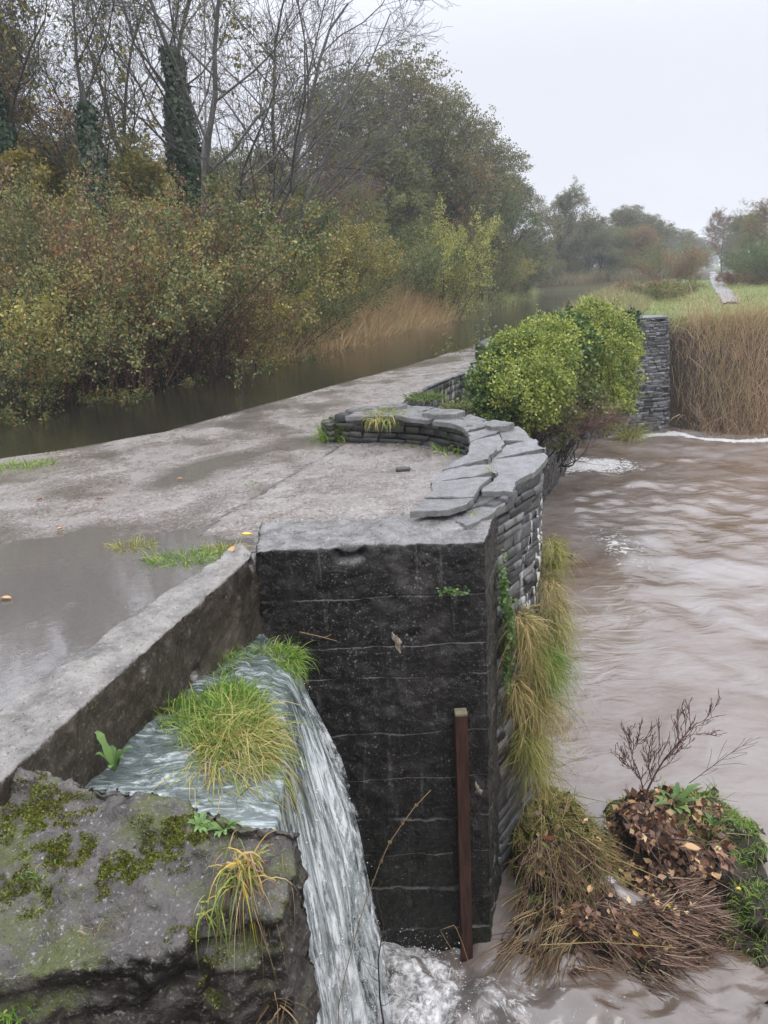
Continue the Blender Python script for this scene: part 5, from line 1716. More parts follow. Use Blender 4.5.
# bare tangle of twigs between the bushes
rg = np.random.RandomState(8)
c = ab(566, 392, 13.2)
P0, R0 = stems_poly(34, 1.1, 1.4, .010, 9, rg, .9, .25)
P1, R1 = sub(P0, R0, 7, .2, 1, .7, .5, 6, rg, up=-.08, wob=.3)
P2, R2 = sub(P1, R1, 4, .2, 1, .7, .55, 4, rg, up=-.05, wob=.3)
V, F = join([tubes(P0, R0, 4), tubes(P1, np.maximum(R1, .0035), 3), tubes(P2, np.maximum(R2, .003), 3)])
V[:, 2] = V[:, 2] * .8
o = mesh('twig_tangle', V, F, MT['bark_red']); o.location = (c[0] + .1, c[1] + .1, c[2] - .75)
tag(o, 'bare reddish twig tangle hanging between the yellow-green ivy bushes', 'twigs')
# fern on the abutment foot
tuft('grass_tuft', 'olive tuft on the river edge at the abutment wall foot', 'grass tuft', (7.0, 21.2, -3.0), 260, .8, .25, 1.1, 1.2, .015, 'tuss', 41)

# ------------------------------------------------------------------ tufts on the deck and walls
TG = 'grass tufts on the deck'
p = at(190, 557, 0); tuft('grass_tuft', 'long bright grass tuft lying in the puddle edge left of the pier', 'grass tuft', (p[0], p[1], -.01), 420, .13, .26, .9, 1.2, .004, 'grass', 1, group=TG, squash=(1.0, .45))
p = at(222, 548, 0); tuft('grass_tuft', 'sparse grass tuft touching the kerb wall end', 'grass tuft', (p[0], p[1], -.005), 150, .10, .14, .9, 1.2, .004, 'tuss', 2, group=TG, squash=(1, .5))
p = at(132, 545, 0); tuft('grass_tuft', 'small dull grass tuft left of the bright long one in the puddle', 'grass tuft', (p[0], p[1], -.01), 180, .11, .15, .8, 1.0, .004, 'tuss', 3, group=TG, squash=(1, .5))
p = at(22, 465, 0); tuft('grass_tuft', 'flat grass patch on the deck corner at the left edge', 'grass tuft', (p[0], p[1], -.01), 420, .12, .32, .9, 1.2, .006, 'grass', 4, group=TG, squash=(1, .6))
p = at(55, 452, 0); tuft('grass_tuft', 'tiny moss-like tuft on the deck rim at the left', 'grass tuft', (p[0], p[1], -.02), 80, .07, .12, .9, 1.0, .006, 'tuss', 5, group=TG, squash=(1, .5))
p = at(334, 440, 0); tuft('grass_tuft', 'dense green tuft at the outer end of the refuge wall', 'grass tuft', (p[0], p[1] + .05, -.01), 420, .27, .13, .6, .7, .007, 'grass', 6, group=TG)
p = at(455, 452, 0); tuft('grass_tuft', 'green weed clump inside the refuge against its dark wall', 'grass tuft', (p[0] + .02, p[1] + .02, -.01), 220, .20, .17, 1.2, .9, .016, 'grass', 7, group=TG)
p = at(415, 446, 0); tuft('grass_tuft', 'short mossy tuft along the foot of the inner refuge wall', 'grass tuft', (p[0], p[1] + .02, -.01), 200, .09, .22, .9, 1.0, .007, 'grass', 8, group=TG, squash=(1, .3))
p = at(384, 414, .28); tuft('grass_tuft', 'yellow-green grass spilling over the top of the refuge back wall', 'grass tuft', (p[0], p[1] - .05, .26), 330, .20, .16, 1.0, 1.6, .007, 'tuss', 9, group=TG, out=(-.1, -.4, 0))
p = at(252, 483, 0); tuft('grass_tuft', 'tiny green tuft in the long deck joint', 'grass tuft', (p[0], p[1], -.01), 45, .06, .05, .9, 1.0, .005, 'grass', 10, group=TG)
p = at(425, 397, 0); tuft('grass_tuft', 'leafy weed clump on the deck edge beyond the refuge', 'grass tuft', (p[0], p[1], -.01), 420, .15, .26, 1.1, .8, .014, 'green', 11, group=TG)
p = at(455, 392, 0); tuft('grass_tuft', 'darker weed clump right of it at the top of the side wall', 'grass tuft', (p[0], p[1], -.2), 200, .16, .18, 1.1, .8, .014, 'olive', 12, group=TG)
p = at(486, 520, .03); tuft('grass_tuft', 'yellowed tiny tuft at the pier back corner by the coping', 'grass tuft', (.60, 4.80, .045), 24, .07, .03, 1.2, .8, .005, 'tuss', 13, group=TG)
p = at(491, 462, .25)
tuft('grass_tuft', 'single thin green sprig standing on the coping slabs', 'grass tuft', (p[0], p[1], .18), 7, .17, .012, .5, .4, .006, 'grass', 14, group=TG)
# fallen leaves on the deck


def leaf_obj(name, label, loc, L, mat, rz, tilt=.15, asp=.7, cat='fallen leaf', group='fallen leaves', rx=0.0):
    n = 9
    t = np.linspace(0, 1, n)
    w = np.sin(t * PI) ** .8 * asp * .5 * (1 - .25 * t) * L
    V = []
    for i in range(n):
        for s in (-1, 0, 1):
            V.append((t[i] * L - L / 2, s * w[i], .012 * abs(s) + .10 * L * math.sin(t[i] * 3) * .5))
    V = np.array(V)
    F = []
    for i in range(n - 1):
        for s in (0, 1):
            a = i * 3 + s
            F.append((a, a + 3, a + 4, a + 1))
    V = np.concatenate([V, [(-L / 2 - .35 * L, .0, .01), (-L / 2, .0, .003), (-L / 2, .004, .003)]]); F.append((len(V) - 3, len(V) - 2, len(V) - 1))
    o = mesh(name, V, F, MT[mat])
    o.location = loc; o.rotation_euler = (rx, tilt, rz)
    tag(o, label, cat, group)
    return o


p = at(247, 537, .02); leaf_obj('fallen_leaf', 'orange leaf lying at the left corner of the pier top', (p[0], p[1], .03), .075, 'leaf_yel', .3)
p = at(233, 555, .02); leaf_obj('fallen_leaf', 'orange-brown leaf standing in the grass by the kerb end', (p[0], p[1], .045), .08, 'leaf_tan', .9, -.5)
p = at(6, 598, 0); leaf_obj('fallen_leaf', 'pale leaf floating in the puddle at the left edge', (p[0], p[1], -.008), .06, 'leaf_tan', 0)
for i, (x, y) in enumerate([(100, 500), (60, 530), (270, 430), (180, 480), (40, 500), (210, 440), (330, 395)]):
    p = at(x, y, 0)
    leaf_obj('fallen_leaf', ['small brown leaf on the wet deck left of the joint', 'small brown leaf beside the puddle', 'small pale leaf on the deck beyond the joint', 'small brown leaf in the middle of the deck', 'small brown leaf near the left edge of the deck', 'small pale leaf near the canal side of the deck', 'small pale leaf on the deck left of the refuge'][i],
             (p[0], p[1], .004), .05, ['litter', 'leaf_tan'][i % 2], i * 1.1, .05)
p = at(403, 472, 0); o = solid('loose_stone', [([(-.06, -.03), (.05, -.04), (.07, .02), (0, .05), (-.06, .03)], -.01, .04)], MT['slate_dark'], voxel=.012, disp=((.008, 9),)); o.location = (p[0], p[1], .0)
tag(o, 'dark loose stone on the refuge floor', 'stone')

# grass hanging down the river side of the wall
DG = 'grass hanging on the river side of the wall'
drapes = [
    # label, position px, depth Y, n, length, radius, material
    ('topmost yellow-green grass clump on the river wall', 556, 575, 5.75, 420, .34, .10, 'tuss'),
    ('straw-coloured grass clump below the topmost one', 548, 612, 5.6, 420, .36, .12, 'drape'),
    ('yellow-leaved clump jutting over the river', 562, 640, 5.7, 380, .34, .11, 'tuss'),
    ('pale straw clump hanging closest to the pier edge', 521, 650, 5.1, 700, .52, .12, 'drape'),
    ('dark green clump hanging widest over the water', 562, 680, 5.5, 700, .48, .15, 'grass'),
    ('brown-tipped clump under the wide green one', 556, 720, 5.35, 600, .48, .13, 'drape'),
    ('lowest olive clump trailing to the river bank', 545, 760, 5.2, 700, .50, .16, 'tuss'),
    ('small dry clump tucked between the pale straw and wide green ones', 537, 690, 5.3, 260, .36, .10, 'drape'),
    ('small bright clump sticking out furthest over the river', 572, 655, 5.75, 200, .30, .09, 'grass'),
    ('small straw clump low against the pier edge', 520, 715, 5.0, 300, .40, .09, 'drape'),
    ('ragged dark clump above the mud bank', 558, 785, 5.3, 380, .40, .16, 'drape'),
]
for i, (lb, x, y, Y, n, L, r_, m_) in enumerate(drapes):
    c = ab(x, y - 25, Y)
    wx = float(interp(c[1], [(4.9, .74), (5.35, 1.0), (5.62, 1.2), (5.95, 1.28)]))
    c[0] = min(c[0], wx + .10)
    c[2] += .10
    tuft('hanging_grass', lb, 'grass tuft', tuple(c), int(n * 1.15), L * (.75 + .25 * (i % 3)), r_, 1.3, 2.2, .0045, m_, 60 + i, out=(.40, -.30, -.25), group=DG, up=.25, squash=(.6, 1.7), zs=.24, K=5)
    # ball of roots that carries it
for i, (lb, x, y, Y) in enumerate([('leafy green weed on the wall face above the hanging grass', 508, 622, 5.0), ('small green sprig at the pier edge', 497, 590, 4.85), ('creeping green sprigs on the wall face below', 512, 662, 4.95)]):
    c = ab(x, y, Y)
    kx = float(interp(c[1], [(4.3, .60), (4.9, .76), (5.35, 1.0)]))
    rg = np.random.RandomState(90 + i); n = 240
    B = np.stack([rg.randn(n) * .012 + .015, rg.randn(n) * .07, rg.randn(n) * .10], 1)
    D = nrm(np.stack([.6 + 0 * B[:, 0], rg.randn(n) * .7 - .3, rg.randn(n) * .7], 1)); Wd = nrm(np.cross(D, rg.randn(n, 3)))
    s = .02 + .014 * rg.rand(n)
    V, F = diamonds(B, D, Wd, s, s * .9)
    o = mesh('wall_weed', V, F, MT['rosette']); o.location = (kx + .01, c[1], c[2]); tag(o, lb, 'weed', 'weeds on the wall')
# sprig on the pier face
c = ab(452, 588, 4.34); rg = np.random.RandomState(7); n = 70
B = np.stack([rg.randn(n) * .045, -.01 - .01 * rg.rand(n), rg.randn(n) * .014 - .02 * np.abs(rg.randn(n))], 1)
D = nrm(np.stack([rg.randn(n), -.5 + 0 * B[:, 0], rg.randn(n)], 1)); Wd = nrm(np.cross(D, rg.randn(n, 3)))
V, F = diamonds(B, D, Wd, .018 + .01 * rg.rand(n), .016 + .008 * rg.rand(n))
o = mesh('wall_weed', V, F, MT['rosette']); o.location = (c[0], 4.345, c[2]); tag(o, 'small green sprig on the upper right of the black pier face', 'weed', 'weeds on the wall')

# ------------------------------------------------------------------ channel weeds
CGp = 'grass growing in the spill channel'


def mound(n, loc, rx, ry, rz_, L, w, mat, seed, name, label, group=None, spread=.8, droop=1.4, cat='grass tuft', out=(0, 0, 0), upz=.7):
    """tussock: blades springing from a dome"""
    rg = np.random.RandomState(seed)
    d = nrm(np.stack([rg.randn(n), rg.randn(n), np.abs(rg.randn(n)) * .9], 1))
    B = d * np.array([rx, ry, rz_]) * (.75 + .25 * rg.rand(n))[:, None]
    D = nrm(d * spread + np.array([0, 0, upz]) + rg.randn(n, 3) * .3 + np.array(out))
    V, F = blades(B, D, L * (.45 + .8 * rg.rand(n)), w * (.6 + .8 * rg.rand(n)), rg, 4, droop)
    o = mesh(name, V, F, MT[mat]); o.location = loc
    tag(o, label, cat, group)
    return o


c = at(222, 748, -.32)
e = empty('grass_tussock', (c[0], c[1], -.35)); tag(e, 'big green and straw tussock in the middle of the spilling water', 'grass tuft', CGp)
V, F = None, None
o = mound(2700, (0.03, -.02, .0), .19, .40, .05, .22, .0042, 'tuss', 1, 'straw_blades', '', out=(.35, -.55, -.05), droop=1.7, spread=.35, upz=.30); o.parent = e
for k_ in ("label", "category"):
    if k_ in o: del o[k_]
o = mound(2700, (-.05, .22, .0), .18, .34, .04, .17, .0045, 'grass', 2, 'green_blades', '', out=(-.15, .15, 0), droop=1.6, spread=.4, upz=.45); o.parent = e
for k_ in ("label", "category"):
    if k_ in o: del o[k_]
o = mound(500, (0.06, -.10, .02), .14, .20, .08, .30, .0035, 'tuss', 31, 'trailing_blades', '', out=(.5, -.6, -.1), droop=2.2); o.parent = e
for k_ in ('label', 'category'):
    if k_ in o: del o[k_]
c = at(272, 655, -.45); mound(700, (c[0] - .02, c[1] + .0, -.49), .19, .14, .03, .14, .0045, 'grass', 3, 'grass_tuft', 'bright grass along the pier foot at the top of the waterfall', CGp, out=(.2, -.1, 0))
c = at(228, 664, -.40); mound(260, (c[0], c[1], -.43), .08, .14, .04, .12, .0045, 'grass', 4, 'grass_tuft', 'thin grass against the kerb wall left of the waterfall top', CGp)
c = at(291, 668, -.5); mound(160, (c[0] - .02, c[1], -.53), .05, .08, .05, .13, .0045, 'grass', 5, 'grass_tuft', 'grass tuft hanging over the lip of the waterfall', CGp, out=(.5, -.2, -.2), droop=2.2)
c = at(172, 712, -.30); mound(380, (c[0], c[1], -.34), .10, .14, .04, .13, .004, 'grass', 6, 'grass_tuft', 'thin grass along the kerb wall beside the big tussock', CGp)
# broad-leaved plant in the channel


def rosette(name, label, loc, n, L, wd, seed, mat='rosette', up=.4, nrm_=None, group=None, cat='plant'):
    rg = np.random.RandomState(seed)
    Vs = []; Fs = []; o_ = 0
    for k in range(n):
        a = k * 2.4 + rg.rand() * .4
        l = L * (.6 + .5 * rg.rand()); m = 8
        t = np.linspace(0, 1, m)
        w = wd * np.clip(np.sin(t ** .75 * PI), 0, 1) ** .7 * (1 + .25 * np.sin(t * 25)) * .5 + .0012
        r_ = t * l; z = up * l * np.sin(t * 1.9) * (.6 + .6 * rg.rand())
        ca, sa = math.cos(a), math.sin(a)
        for i in range(m):
            for s in (-1, 0, 1):
                Vs.append((r_[i] * ca - s * w[i] * sa, r_[i] * sa + s * w[i] * ca, z[i] + .18 * w[i] * abs(s)))
        for i in range(m - 1):
            for s in (0, 1):
                q = o_ + i * 3 + s
                Fs.append((q, q + 3, q + 4, q + 1))
        o_ += m * 3
    o = mesh(name, np.array(Vs), Fs, MT[mat])
    o.location = loc
    if nrm_ is not None:
        o.rotation_mode = 'QUATERNION'; o.rotation_quaternion = Vector((0, 0, 1)).rotation_difference(Vector(nrm_).normalized())
    tag(o, label, cat, group)
    return o


c = at(112, 772, -.25); rosette('broadleaf_plant', 'upright broad-leaved green plant between kerb wall and mossy block', (c[0], c[1] + .03, -.27), 7, .085, .03, 3, up=1.6)
p_, n_ = on(BT, 224, 832, (-.7, 2.4, -.35)); rosette('rosette_weed', 'larger star-shaped green rosette on the mossy block top', tuple(p_ + n_ * .004), 16, .062, .014, 5, up=.5, nrm_=n_ * .6 + np.array([0, 0, .4]), group='rosettes on the mossy block')
p_, n_ = on(BT, 198, 826, (-.8, 2.4, -.35)); rosette('rosette_weed', 'smaller green rosette left of the larger one on the block top', tuple(p_ + n_ * .004), 12, .045, .011, 6, up=.5, nrm_=n_ * .6 + np.array([0, 0, .4]), group='rosettes on the mossy block')
p_, n_ = on(BT, 130, 790, (-1.1, 2.6, -.35)); tuft('dry_sprig', 'dry straw sprig at the far edge of the mossy block', 'grass tuft', tuple(p_), 40, .07, .012, .9, .6, .0035, 'straw', 21)

# weeds hanging from the block face
p_, n_ = on(BT, 245, 872, (-.6, 2.2, -.45))
e = empty('hanging_weed_tuft', tuple(p_)); tag(e, 'large yellow and green grass tuft hanging from the mossy block face', 'grass tuft', 'weeds on the mossy block')


def long_blades(name, n, L, seed, mat, out, droop, w=.006, up=.5, rad_=.035, parent=None, spread=1.0, K=8):
    rg = np.random.RandomState(seed)
    B = rg.randn(n, 3) * rad_ * .6
    D = nrm(rg.randn(n, 3) * .5 * spread + np.array([out[0], out[1], up]))
    Ls = L * (.4 + .8 * rg.rand(n))
    V, F = blades(B, D, Ls, w * (.6 + .8 * rg.rand(n)), rg, K, droop)
    return mesh(name, V, F, MT[mat], parent)


a_ = long_blades('yellow_blades', 90, .26, 1, 'yel_blade', (.1, -.40), 3.0, .0062, .75, .04, e, 1.3)
b_ = long_blades('straw_blades', 130, .34, 2, 'straw', (.05, -.35), 3.4, .0034, .2, .045, e, 1.0)
c_ = long_blades('green_blades', 34, .28, 3, 'grass', (-.3, -.4), 2.4, .006, .55, .035, e, 1.6)
p_, n_ = on(BT, 208, 905, (-.8, 2.1, -.6)); o = long_blades('weed_tuft', 22, .18, 5, 'tuss', (0, -.5), 2.0, .0045, .2); o.location = tuple(p_); tag(o, 'sparse thin weed left of the large hanging tuft', 'grass tuft', 'weeds on the mossy block')
p_, n_ = on(BT, 100, 925, (-1.1, 2.1, -.5)); o = long_blades('weed_tuft', 18, .14, 6, 'straw', (0, -.4), 2.0, .0035, .2); o.location = tuple(p_); tag(o, 'few dry stems at the middle of the mossy block face', 'grass tuft', 'weeds on the mossy block')
p_, n_ = on(BT, 15, 1015, (-1.3, 1.9, -.8)); o = long_blades('weed_tuft', 40, .16, 7, 'grass', (0, -.3), 1.3, .0055, .6); o.location = tuple(p_); tag(o, 'green grass tuft at the bottom left corner of the picture', 'grass tuft', 'weeds on the mossy block')
p_, n_ = on(BT, 38, 880, (-1.3, 2.2, -.4)); o = long_blades('weed_tuft', 26, .05, 8, 'grass', (0, -.2), 1.3, .005, .6); o.location = tuple(p_); tag(o, 'tiny dark sprig near the left of the mossy block', 'grass tuft', 'weeds on the mossy block')
p_, n_ = on(BT, 280, 1000, (-.45, 2.0, -.8)); o = long_blades('weed_tuft', 22, .18, 9, 'straw', (-.2, -.3), 2.2, .0035, .2); o.location = tuple(p_); tag(o, 'dry stems at the lower right of the mossy block face', 'grass tuft', 'weeds on the mossy block')

# ------------------------------------------------------------------ single stems by the fall


def stem(name, label, pts, r0, r1, mat, cat, group=None, head=None, twigs=0, seed=0):
    P, _ = resample(pts, 26)
    rg = np.random.RandomState(seed)
    P = P[None]; R = np.linspace(r0, r1, 26)[None]
    parts = [tubes(P, R, 5)]
    if twigs:
        P1, R1 = sub(P, R, twigs, .25, .95, .6, .3, 5, rg, wob=.2)
        parts.append(tubes(P1, np.maximum(R1, .0012), 3))
    if head:
        n = 90
        t = 1 - head * rg.rand(n); i = np.minimum((t * 25).astype(int), 24)
        B = P[0, i]; tan = nrm(P[0, i + 1] - P[0, i])
        D = nrm(tan + rg.randn(n, 3) * .25); W = nrm(np.cross(D, rg.randn(n, 3)))
        s = np.full(n, .02)
        parts.append(diamonds(B, D, W, s, s * .3))
    V, F = join(parts)
    o = mesh(name, V, F, MT[mat], smooth=False)
    tag(o, label, cat, group)
    return o


A = [tuple(ab(x, y, Y)) for x, y, Y in ((338, 1010, 2.75), (345, 975, 2.75), (362, 912, 2.75), (385, 850, 2.76), (410, 812, 2.78), (431, 790, 2.8))]
A = [(A[0][0] - .02, A[0][1], -3.0)] + A
stem('dry_grass_stem', 'lone arching straw stem with a seed head in front of the black pier', A, .0030, .0016, 'straw', 'grass stem', head=.18)
A = [tuple(ab(x, y, Y)) for x, y, Y in ((386, 1040, 3.3), (380, 1000, 3.3), (378, 960, 3.32), (384, 925, 3.34), (376, 895, 3.36), (381, 880, 3.36))]
stem('dead_twig', 'dark thin twig sticking up out of the white foam', A, .006, .002, 'stick', 'twig', twigs=7, seed=3)
A = [tuple(ab(x, y, Y)) for x, y, Y in ((470, 968, 4.1), (463, 945, 4.1), (455, 925, 4.12), (440, 930, 4.12), (452, 950, 4.1), (460, 975, 4.08))]
stem('bent_reed', 'folded pale reed stalk at the foot of the timber post', A, .0035, .002, 'straw', 'grass stem')
A = [tuple(ab(x, y, Y)) for x, y, Y in ((300, 632, 4.28), (318, 636, 4.22), (337, 641, 4.2))]
stem('dry_twig', 'dry pale twig poking out beside the pier at the waterfall top', A, .004, .0015, 'straw', 'twig', twigs=4, seed=5)

# ------------------------------------------------------------------ debris islands


def hump(name, label, cx, cy, rx, ry, h, seed, mat='soil', z0=-3.25, cat='mud bank', rz=0):
    n = 70
    u = np.linspace(-1, 1, n); U, Vv = np.meshgrid(u, u)
    # map square to disc
    X = U * np.sqrt(1 - Vv ** 2 / 2); Y = Vv * np.sqrt(1 - U ** 2 / 2)
    r = np.hypot(X, Y)
    Z = (1 - r ** 2.2) ** .8 * h
    ca, sa = math.cos(rz), math.sin(rz)
    x = X * rx; y = Y * ry
    V = np.stack([cx + x * ca - y * sa, cy + x * sa + y * ca, z0 + Z], -1).reshape(-1, 3)
    k = fbm(V, 3.2, 5, .7, seed)
    edge = smooth01(-r.ravel(), -1, -.6)
    V[:, 2] += (k * .20 + .06 * fbm(V, 8, 3, .8, seed + 3)) * edge
    V[:, 0] += fbm(V, 3.0, 3, .8, seed + 9) * .20
    V[:, 1] += fbm(V, 3.0, 3, .8, seed + 19) * .20
    o = mesh(name, V, grid_faces(n, n), MT[mat], smooth=True)
    tag(o, label, cat)
    return o


def scatter_on(bt, n, cx, cy, rx, ry, rg, rz=0):
    a = rg.rand(n) * 2 * PI; q = np.sqrt(rg.rand(n))
    x = np.cos(a) * q * rx; y = np.sin(a) * q * ry
    X = cx + x * math.cos(rz) - y * math.sin(rz); Y = cy + x * math.sin(rz) + y * math.cos(rz)
    P = []; Nn = []
    for i in range(n):
        h, nn, _, _ = bt.ray_cast(Vector((X[i], Y[i], 2)), Vector((0, 0, -1)))
        if h is not None and h.z > RZ - .02: P.append(h[:]); Nn.append(nn[:])
    return np.array(P), np.array(Nn)


def leaf_litter(name, label, bt, n, cx, cy, rx, ry, size, mat, seed, rz=0):
    rg = np.random.RandomState(seed)
    P, Nn = scatter_on(bt, n, cx, cy, rx, ry, rg, rz)
    D = nrm(np.cross(Nn + rg.randn(*P.shape) * .35, rg.randn(*P.shape))); W = nrm(np.cross(D, Nn + rg.randn(*P.shape) * .3))
    s = size * (.5 + rg.rand(len(P)))
    V, F = diamonds(P + Nn * .012, D, W, s, s * .7)
    o = mesh(name, V, F, MT[mat]); tag(o, label, 'fallen leaves', None, 'stuff')


def straw_mat(name, label, bt, n, cx, cy, rx, ry, L, w, mat, seed, flow, rz=0, jit=.35, lift=.02, curve=0.0, cat='reed litter', stand=0.0):
    """flattened stalks lying along the way the flood combed them"""
    rg = np.random.RandomState(seed)
    P, Nn = scatter_on(bt, n, cx, cy, rx, ry, rg, rz)
    n = len(P)
    th = flow(P[:, 0], P[:, 1]) + rg.randn(n) * jit
    D = nrm(np.stack([np.cos(th), np.sin(th), rg.randn(n) * .12 + stand], 1) - Nn * 0.0)
    D = nrm(D - Nn * (np.sum(D * Nn, 1) * .6)[:, None])
    Ls = L * (.3 + rg.rand(n))
    K = 4
    Q = np.empty((n, K + 1, 3)); Q[:, 0] = P + Nn * (lift * rg.rand(n))[:, None]
    d = D.copy()
    for k in range(1, K + 1):
        ccv = curve / K
        d = nrm(np.stack([d[:, 0] * math.cos(ccv) - d[:, 1] * math.sin(ccv), d[:, 0] * math.sin(ccv) + d[:, 1] * math.cos(ccv), d[:, 2] - .03], 1) + rg.randn(n, 3) * .05)
        Q[:, k] = Q[:, k - 1] + d * (Ls / K)[:, None]
    V, F = tubes(Q, w * (.6 + .8 * rg.rand(n))[:, None] * np.linspace(1, .5, K + 1)[None], 3)
    o = mesh(name, V, F, MT[mat]); tag(o, label, cat, None, 'stuff')
    return o


M1 = hump('debris_mound', 'round mound of mud and leaves carrying the bare shrub', 2.30, 5.20, .74, .68, .62, 1.0, cat='mound')
B1 = bvh_of(M1)
M2 = hump('debris_mound', 'low grassy mud bank at the foot of the river wall', 1.30, 5.25, .52, .88, .52, 2.0, cat='mound')
B2 = bvh_of(M2)
M3 = hump('debris_mound', 'flat reed-covered mud bank in the middle of the stream', 1.70, 4.36, .85, .58, .40, 3.0, cat='mound', rz=.15)
B3 = bvh_of(M3)
M4 = hump('debris_mound', 'low grassy hump at the right edge of the stream', 2.62, 4.38, .62, .46, .46, 4.0, cat='mound')
B4 = bvh_of(M4)
M5 = hump('debris_mound', 'narrow straw-covered mud hump against the pier corner', 1.02, 4.42, .44, .46, .36, 5.0, cat='mound')
B5 = bvh_of(M5)
M6 = hump('rock', 'small mossy rock at the bottom right corner of the picture', 2.32, 3.62, .2, .24, .42, 6.0, mat='slate_dark', cat='rock')
leaf_litter('fallen_leaves', 'wet brown leaf litter over the mound with the bare shrub', B1, 2200, 2.08, 5.05, .46, .55, .06, 'litter', 1)
leaf_litter('fallen_leaves', 'wet leaf litter among the straw on the flat mud bank', B3, 1500, 1.75, 4.5, .7, .42, .05, 'litter', 2)
leaf_litter('fallen_leaves', 'scattered wet leaves on the bank below the river wall', B2, 900, 1.35, 4.95, .45, .6, .05, 'litter', 3)
straw_mat('reed_litter', 'pinkish brown flood-combed stalks over the flat mud bank', B3, 2500, 1.72, 4.30, .72, .47, .26, .0030, 'pink', 4, lambda x, y: -1.0 + .8 * (x - 1.2), .15, .30, .03, .35)
straw_mat('reed_litter', 'sparse pale stalks over the mound with the bare shrub', B1, 260, 2.1, 5.1, .45, .5, .22, .0028, 'pink', 5, lambda x, y: -1.0 + 0 * x, 0, .6)
straw_mat('reed_litter', 'long straw stalks sweeping down from the pier corner', B5, 620, 1.0, 4.45, .34, .38, .30, .0034, 'straw', 6, lambda x, y: -2.45 + .0 * x, 0, .26, .06, .25)
straw_mat('reed_litter', 'dry stalks mixed in the grass below the river wall', B2, 700, 1.25, 5.1, .38, .65, .28, .003, 'drape', 7, lambda x, y: -1.1 + 0 * x, 0, .6, .06)
straw_mat('reed_litter', 'dark red stalks where the mud banks meet', B2, 500, 1.25, 4.75, .34, .3, .30, .0034, 'pink', 8, lambda x, y: -1.5 + 0 * x, 0, .5, .1)


def grass_on(name, label, bt, n, cx, cy, rx, ry, L, w, mat, seed, out=(0, 0, 0), droop=1.0, group=None, rz=0):
    rg = np.random.RandomState(seed)
    P, Nn = scatter_on(bt, n, cx, cy, rx, ry, rg, rz)
    D = nrm(Nn * .7 + rg.randn(*P.shape) * .45 + np.array([0, 0, .35]) + np.array(out))
    V, F = blades(P - Nn * .01, D, L * (.4 + .8 * rg.rand(len(P))), w * (.6 + .8 * rg.rand(len(P))), rg, 4, droop)
    o = mesh(name, V, F, MT[mat]); tag(o, label, 'grass', group, 'stuff')


grass_on('grass', 'green grass over the right half of the mound with the bare shrub', B1, 2600, 2.52, 5.28, .42, .5, .12, .006, 'grass', 1, droop=1.3)
grass_on('grass', 'short grass behind the stem of the bare shrub', B1, 900, 2.1, 5.6, .45, .18, .10, .006, 'tuss', 2)
grass_on('grass', 'green and straw grass on the bank below the river wall', B2, 4600, 1.30, 5.25, .50, .85, .15, .006, 'tuss', 3, droop=1.4)
grass_on('grass', 'fresh grass on the low hump at the right edge', B4, 3600, 2.62, 4.4, .6, .44, .11, .006, 'grass', 4, droop=1.2)
grass_on('grass', 'sparse green grass through the reed litter', B3, 420, 1.75, 4.45, .75, .45, .12, .005, 'tuss', 12, droop=1.4)
grass_on('grass', 'sparse green grass at the pier corner hump', B5, 260, 1.1, 4.7, .3, .3, .14, .006, 'grass', 5, droop=1.2)
c = ab(690, 800, 5.15); rosette('dock_plant', 'dock plant with long green leaves on the mound right of the bare shrub', (c[0] - .12, c[1], -2.57), 8, .24, .055, 8, up=.5)
c = ab(722, 815, 5.0); rosette('dock_plant', 'smaller dock plant at the right side of the mound', (c[0] - .05, c[1], -2.66), 8, .12, .03, 9, up=.8)
c = ab(553, 862, 4.7)

# bare shrub
rg = np.random.RandomState(4)
root = at(645, 797, -2.56)
P0 = np.array([[(0, 0, 0), (.02, 0, .11), (.07, 0, .24), (.13, .0, .36), (.21, .0, .47), (.29, .02, .56), (.36, .02, .64)]], float)
P0b = np.array([[(0, 0, 0), (-.01, .02, .09), (-.03, .03, .18), (-.06, .04, .27), (-.10, .04, .36), (-.09, .04, .45), (-.10, .03, .5)]], float)
R0 = np.linspace(.0085, .003, 7)[None]
PP = np.concatenate([P0, P0b]); RR = np.concatenate([R0, R0 * .7])
P1, R1 = sub(PP, RR, 13, .18, 1, .75, .55, 7, rg, up=.12, wob=.16, rr=.6)
P1[..., 1] = (P1[..., 1]) * .55
P2, R2 = sub(P1, R1, 6, .2, 1, .5, .42, 5, rg, up=.16, wob=.13, rr=.7)
P3, R3 = sub(P2, R2, 4, .2, 1, .5, .42, 4, rg, up=.16, wob=.12, rr=.8)
V, F = join([tubes(PP, RR, 6), tubes(P1, np.maximum(R1, .0024), 4), tubes(P2, np.maximum(R2, .0020), 3), tubes(P3, np.maximum(R3, .0019), 3)])
o = mesh('bare_shrub', V * 1.08, F, MT['bark_red']); o.location = (root[0], root[1], -2.60)
tag(o, 'leafless reddish shrub fanning up from the mound against the river', 'shrub')
# second fainter spray to its right
P1, R1 = sub(np.array([[(0, 0, 0), (.12, 0, .10), (.24, 0, .2), (.34, 0, .28), (.46, 0, .36)]], float), np.linspace(.004, .002, 5)[None], 12, .15, 1, .6, .4, 5, rg, up=.1)
V, F = join([tubes(P1, np.maximum(R1, .0017), 3), tubes(np.array([[(0, 0, 0), (.12, 0, .10), (.24, 0, .2), (.34, 0, .28), (.46, 0, .36)]], float), np.linspace(.004, .002, 5)[None], 4)])
c = ab(700, 775, 5.5); o = mesh('bare_sprig', V, F, MT['stick']); o.location = (2.42, 5.45, -2.58)
tag(o, 'thin bare sprig leaning right behind the reddish shrub', 'twig')

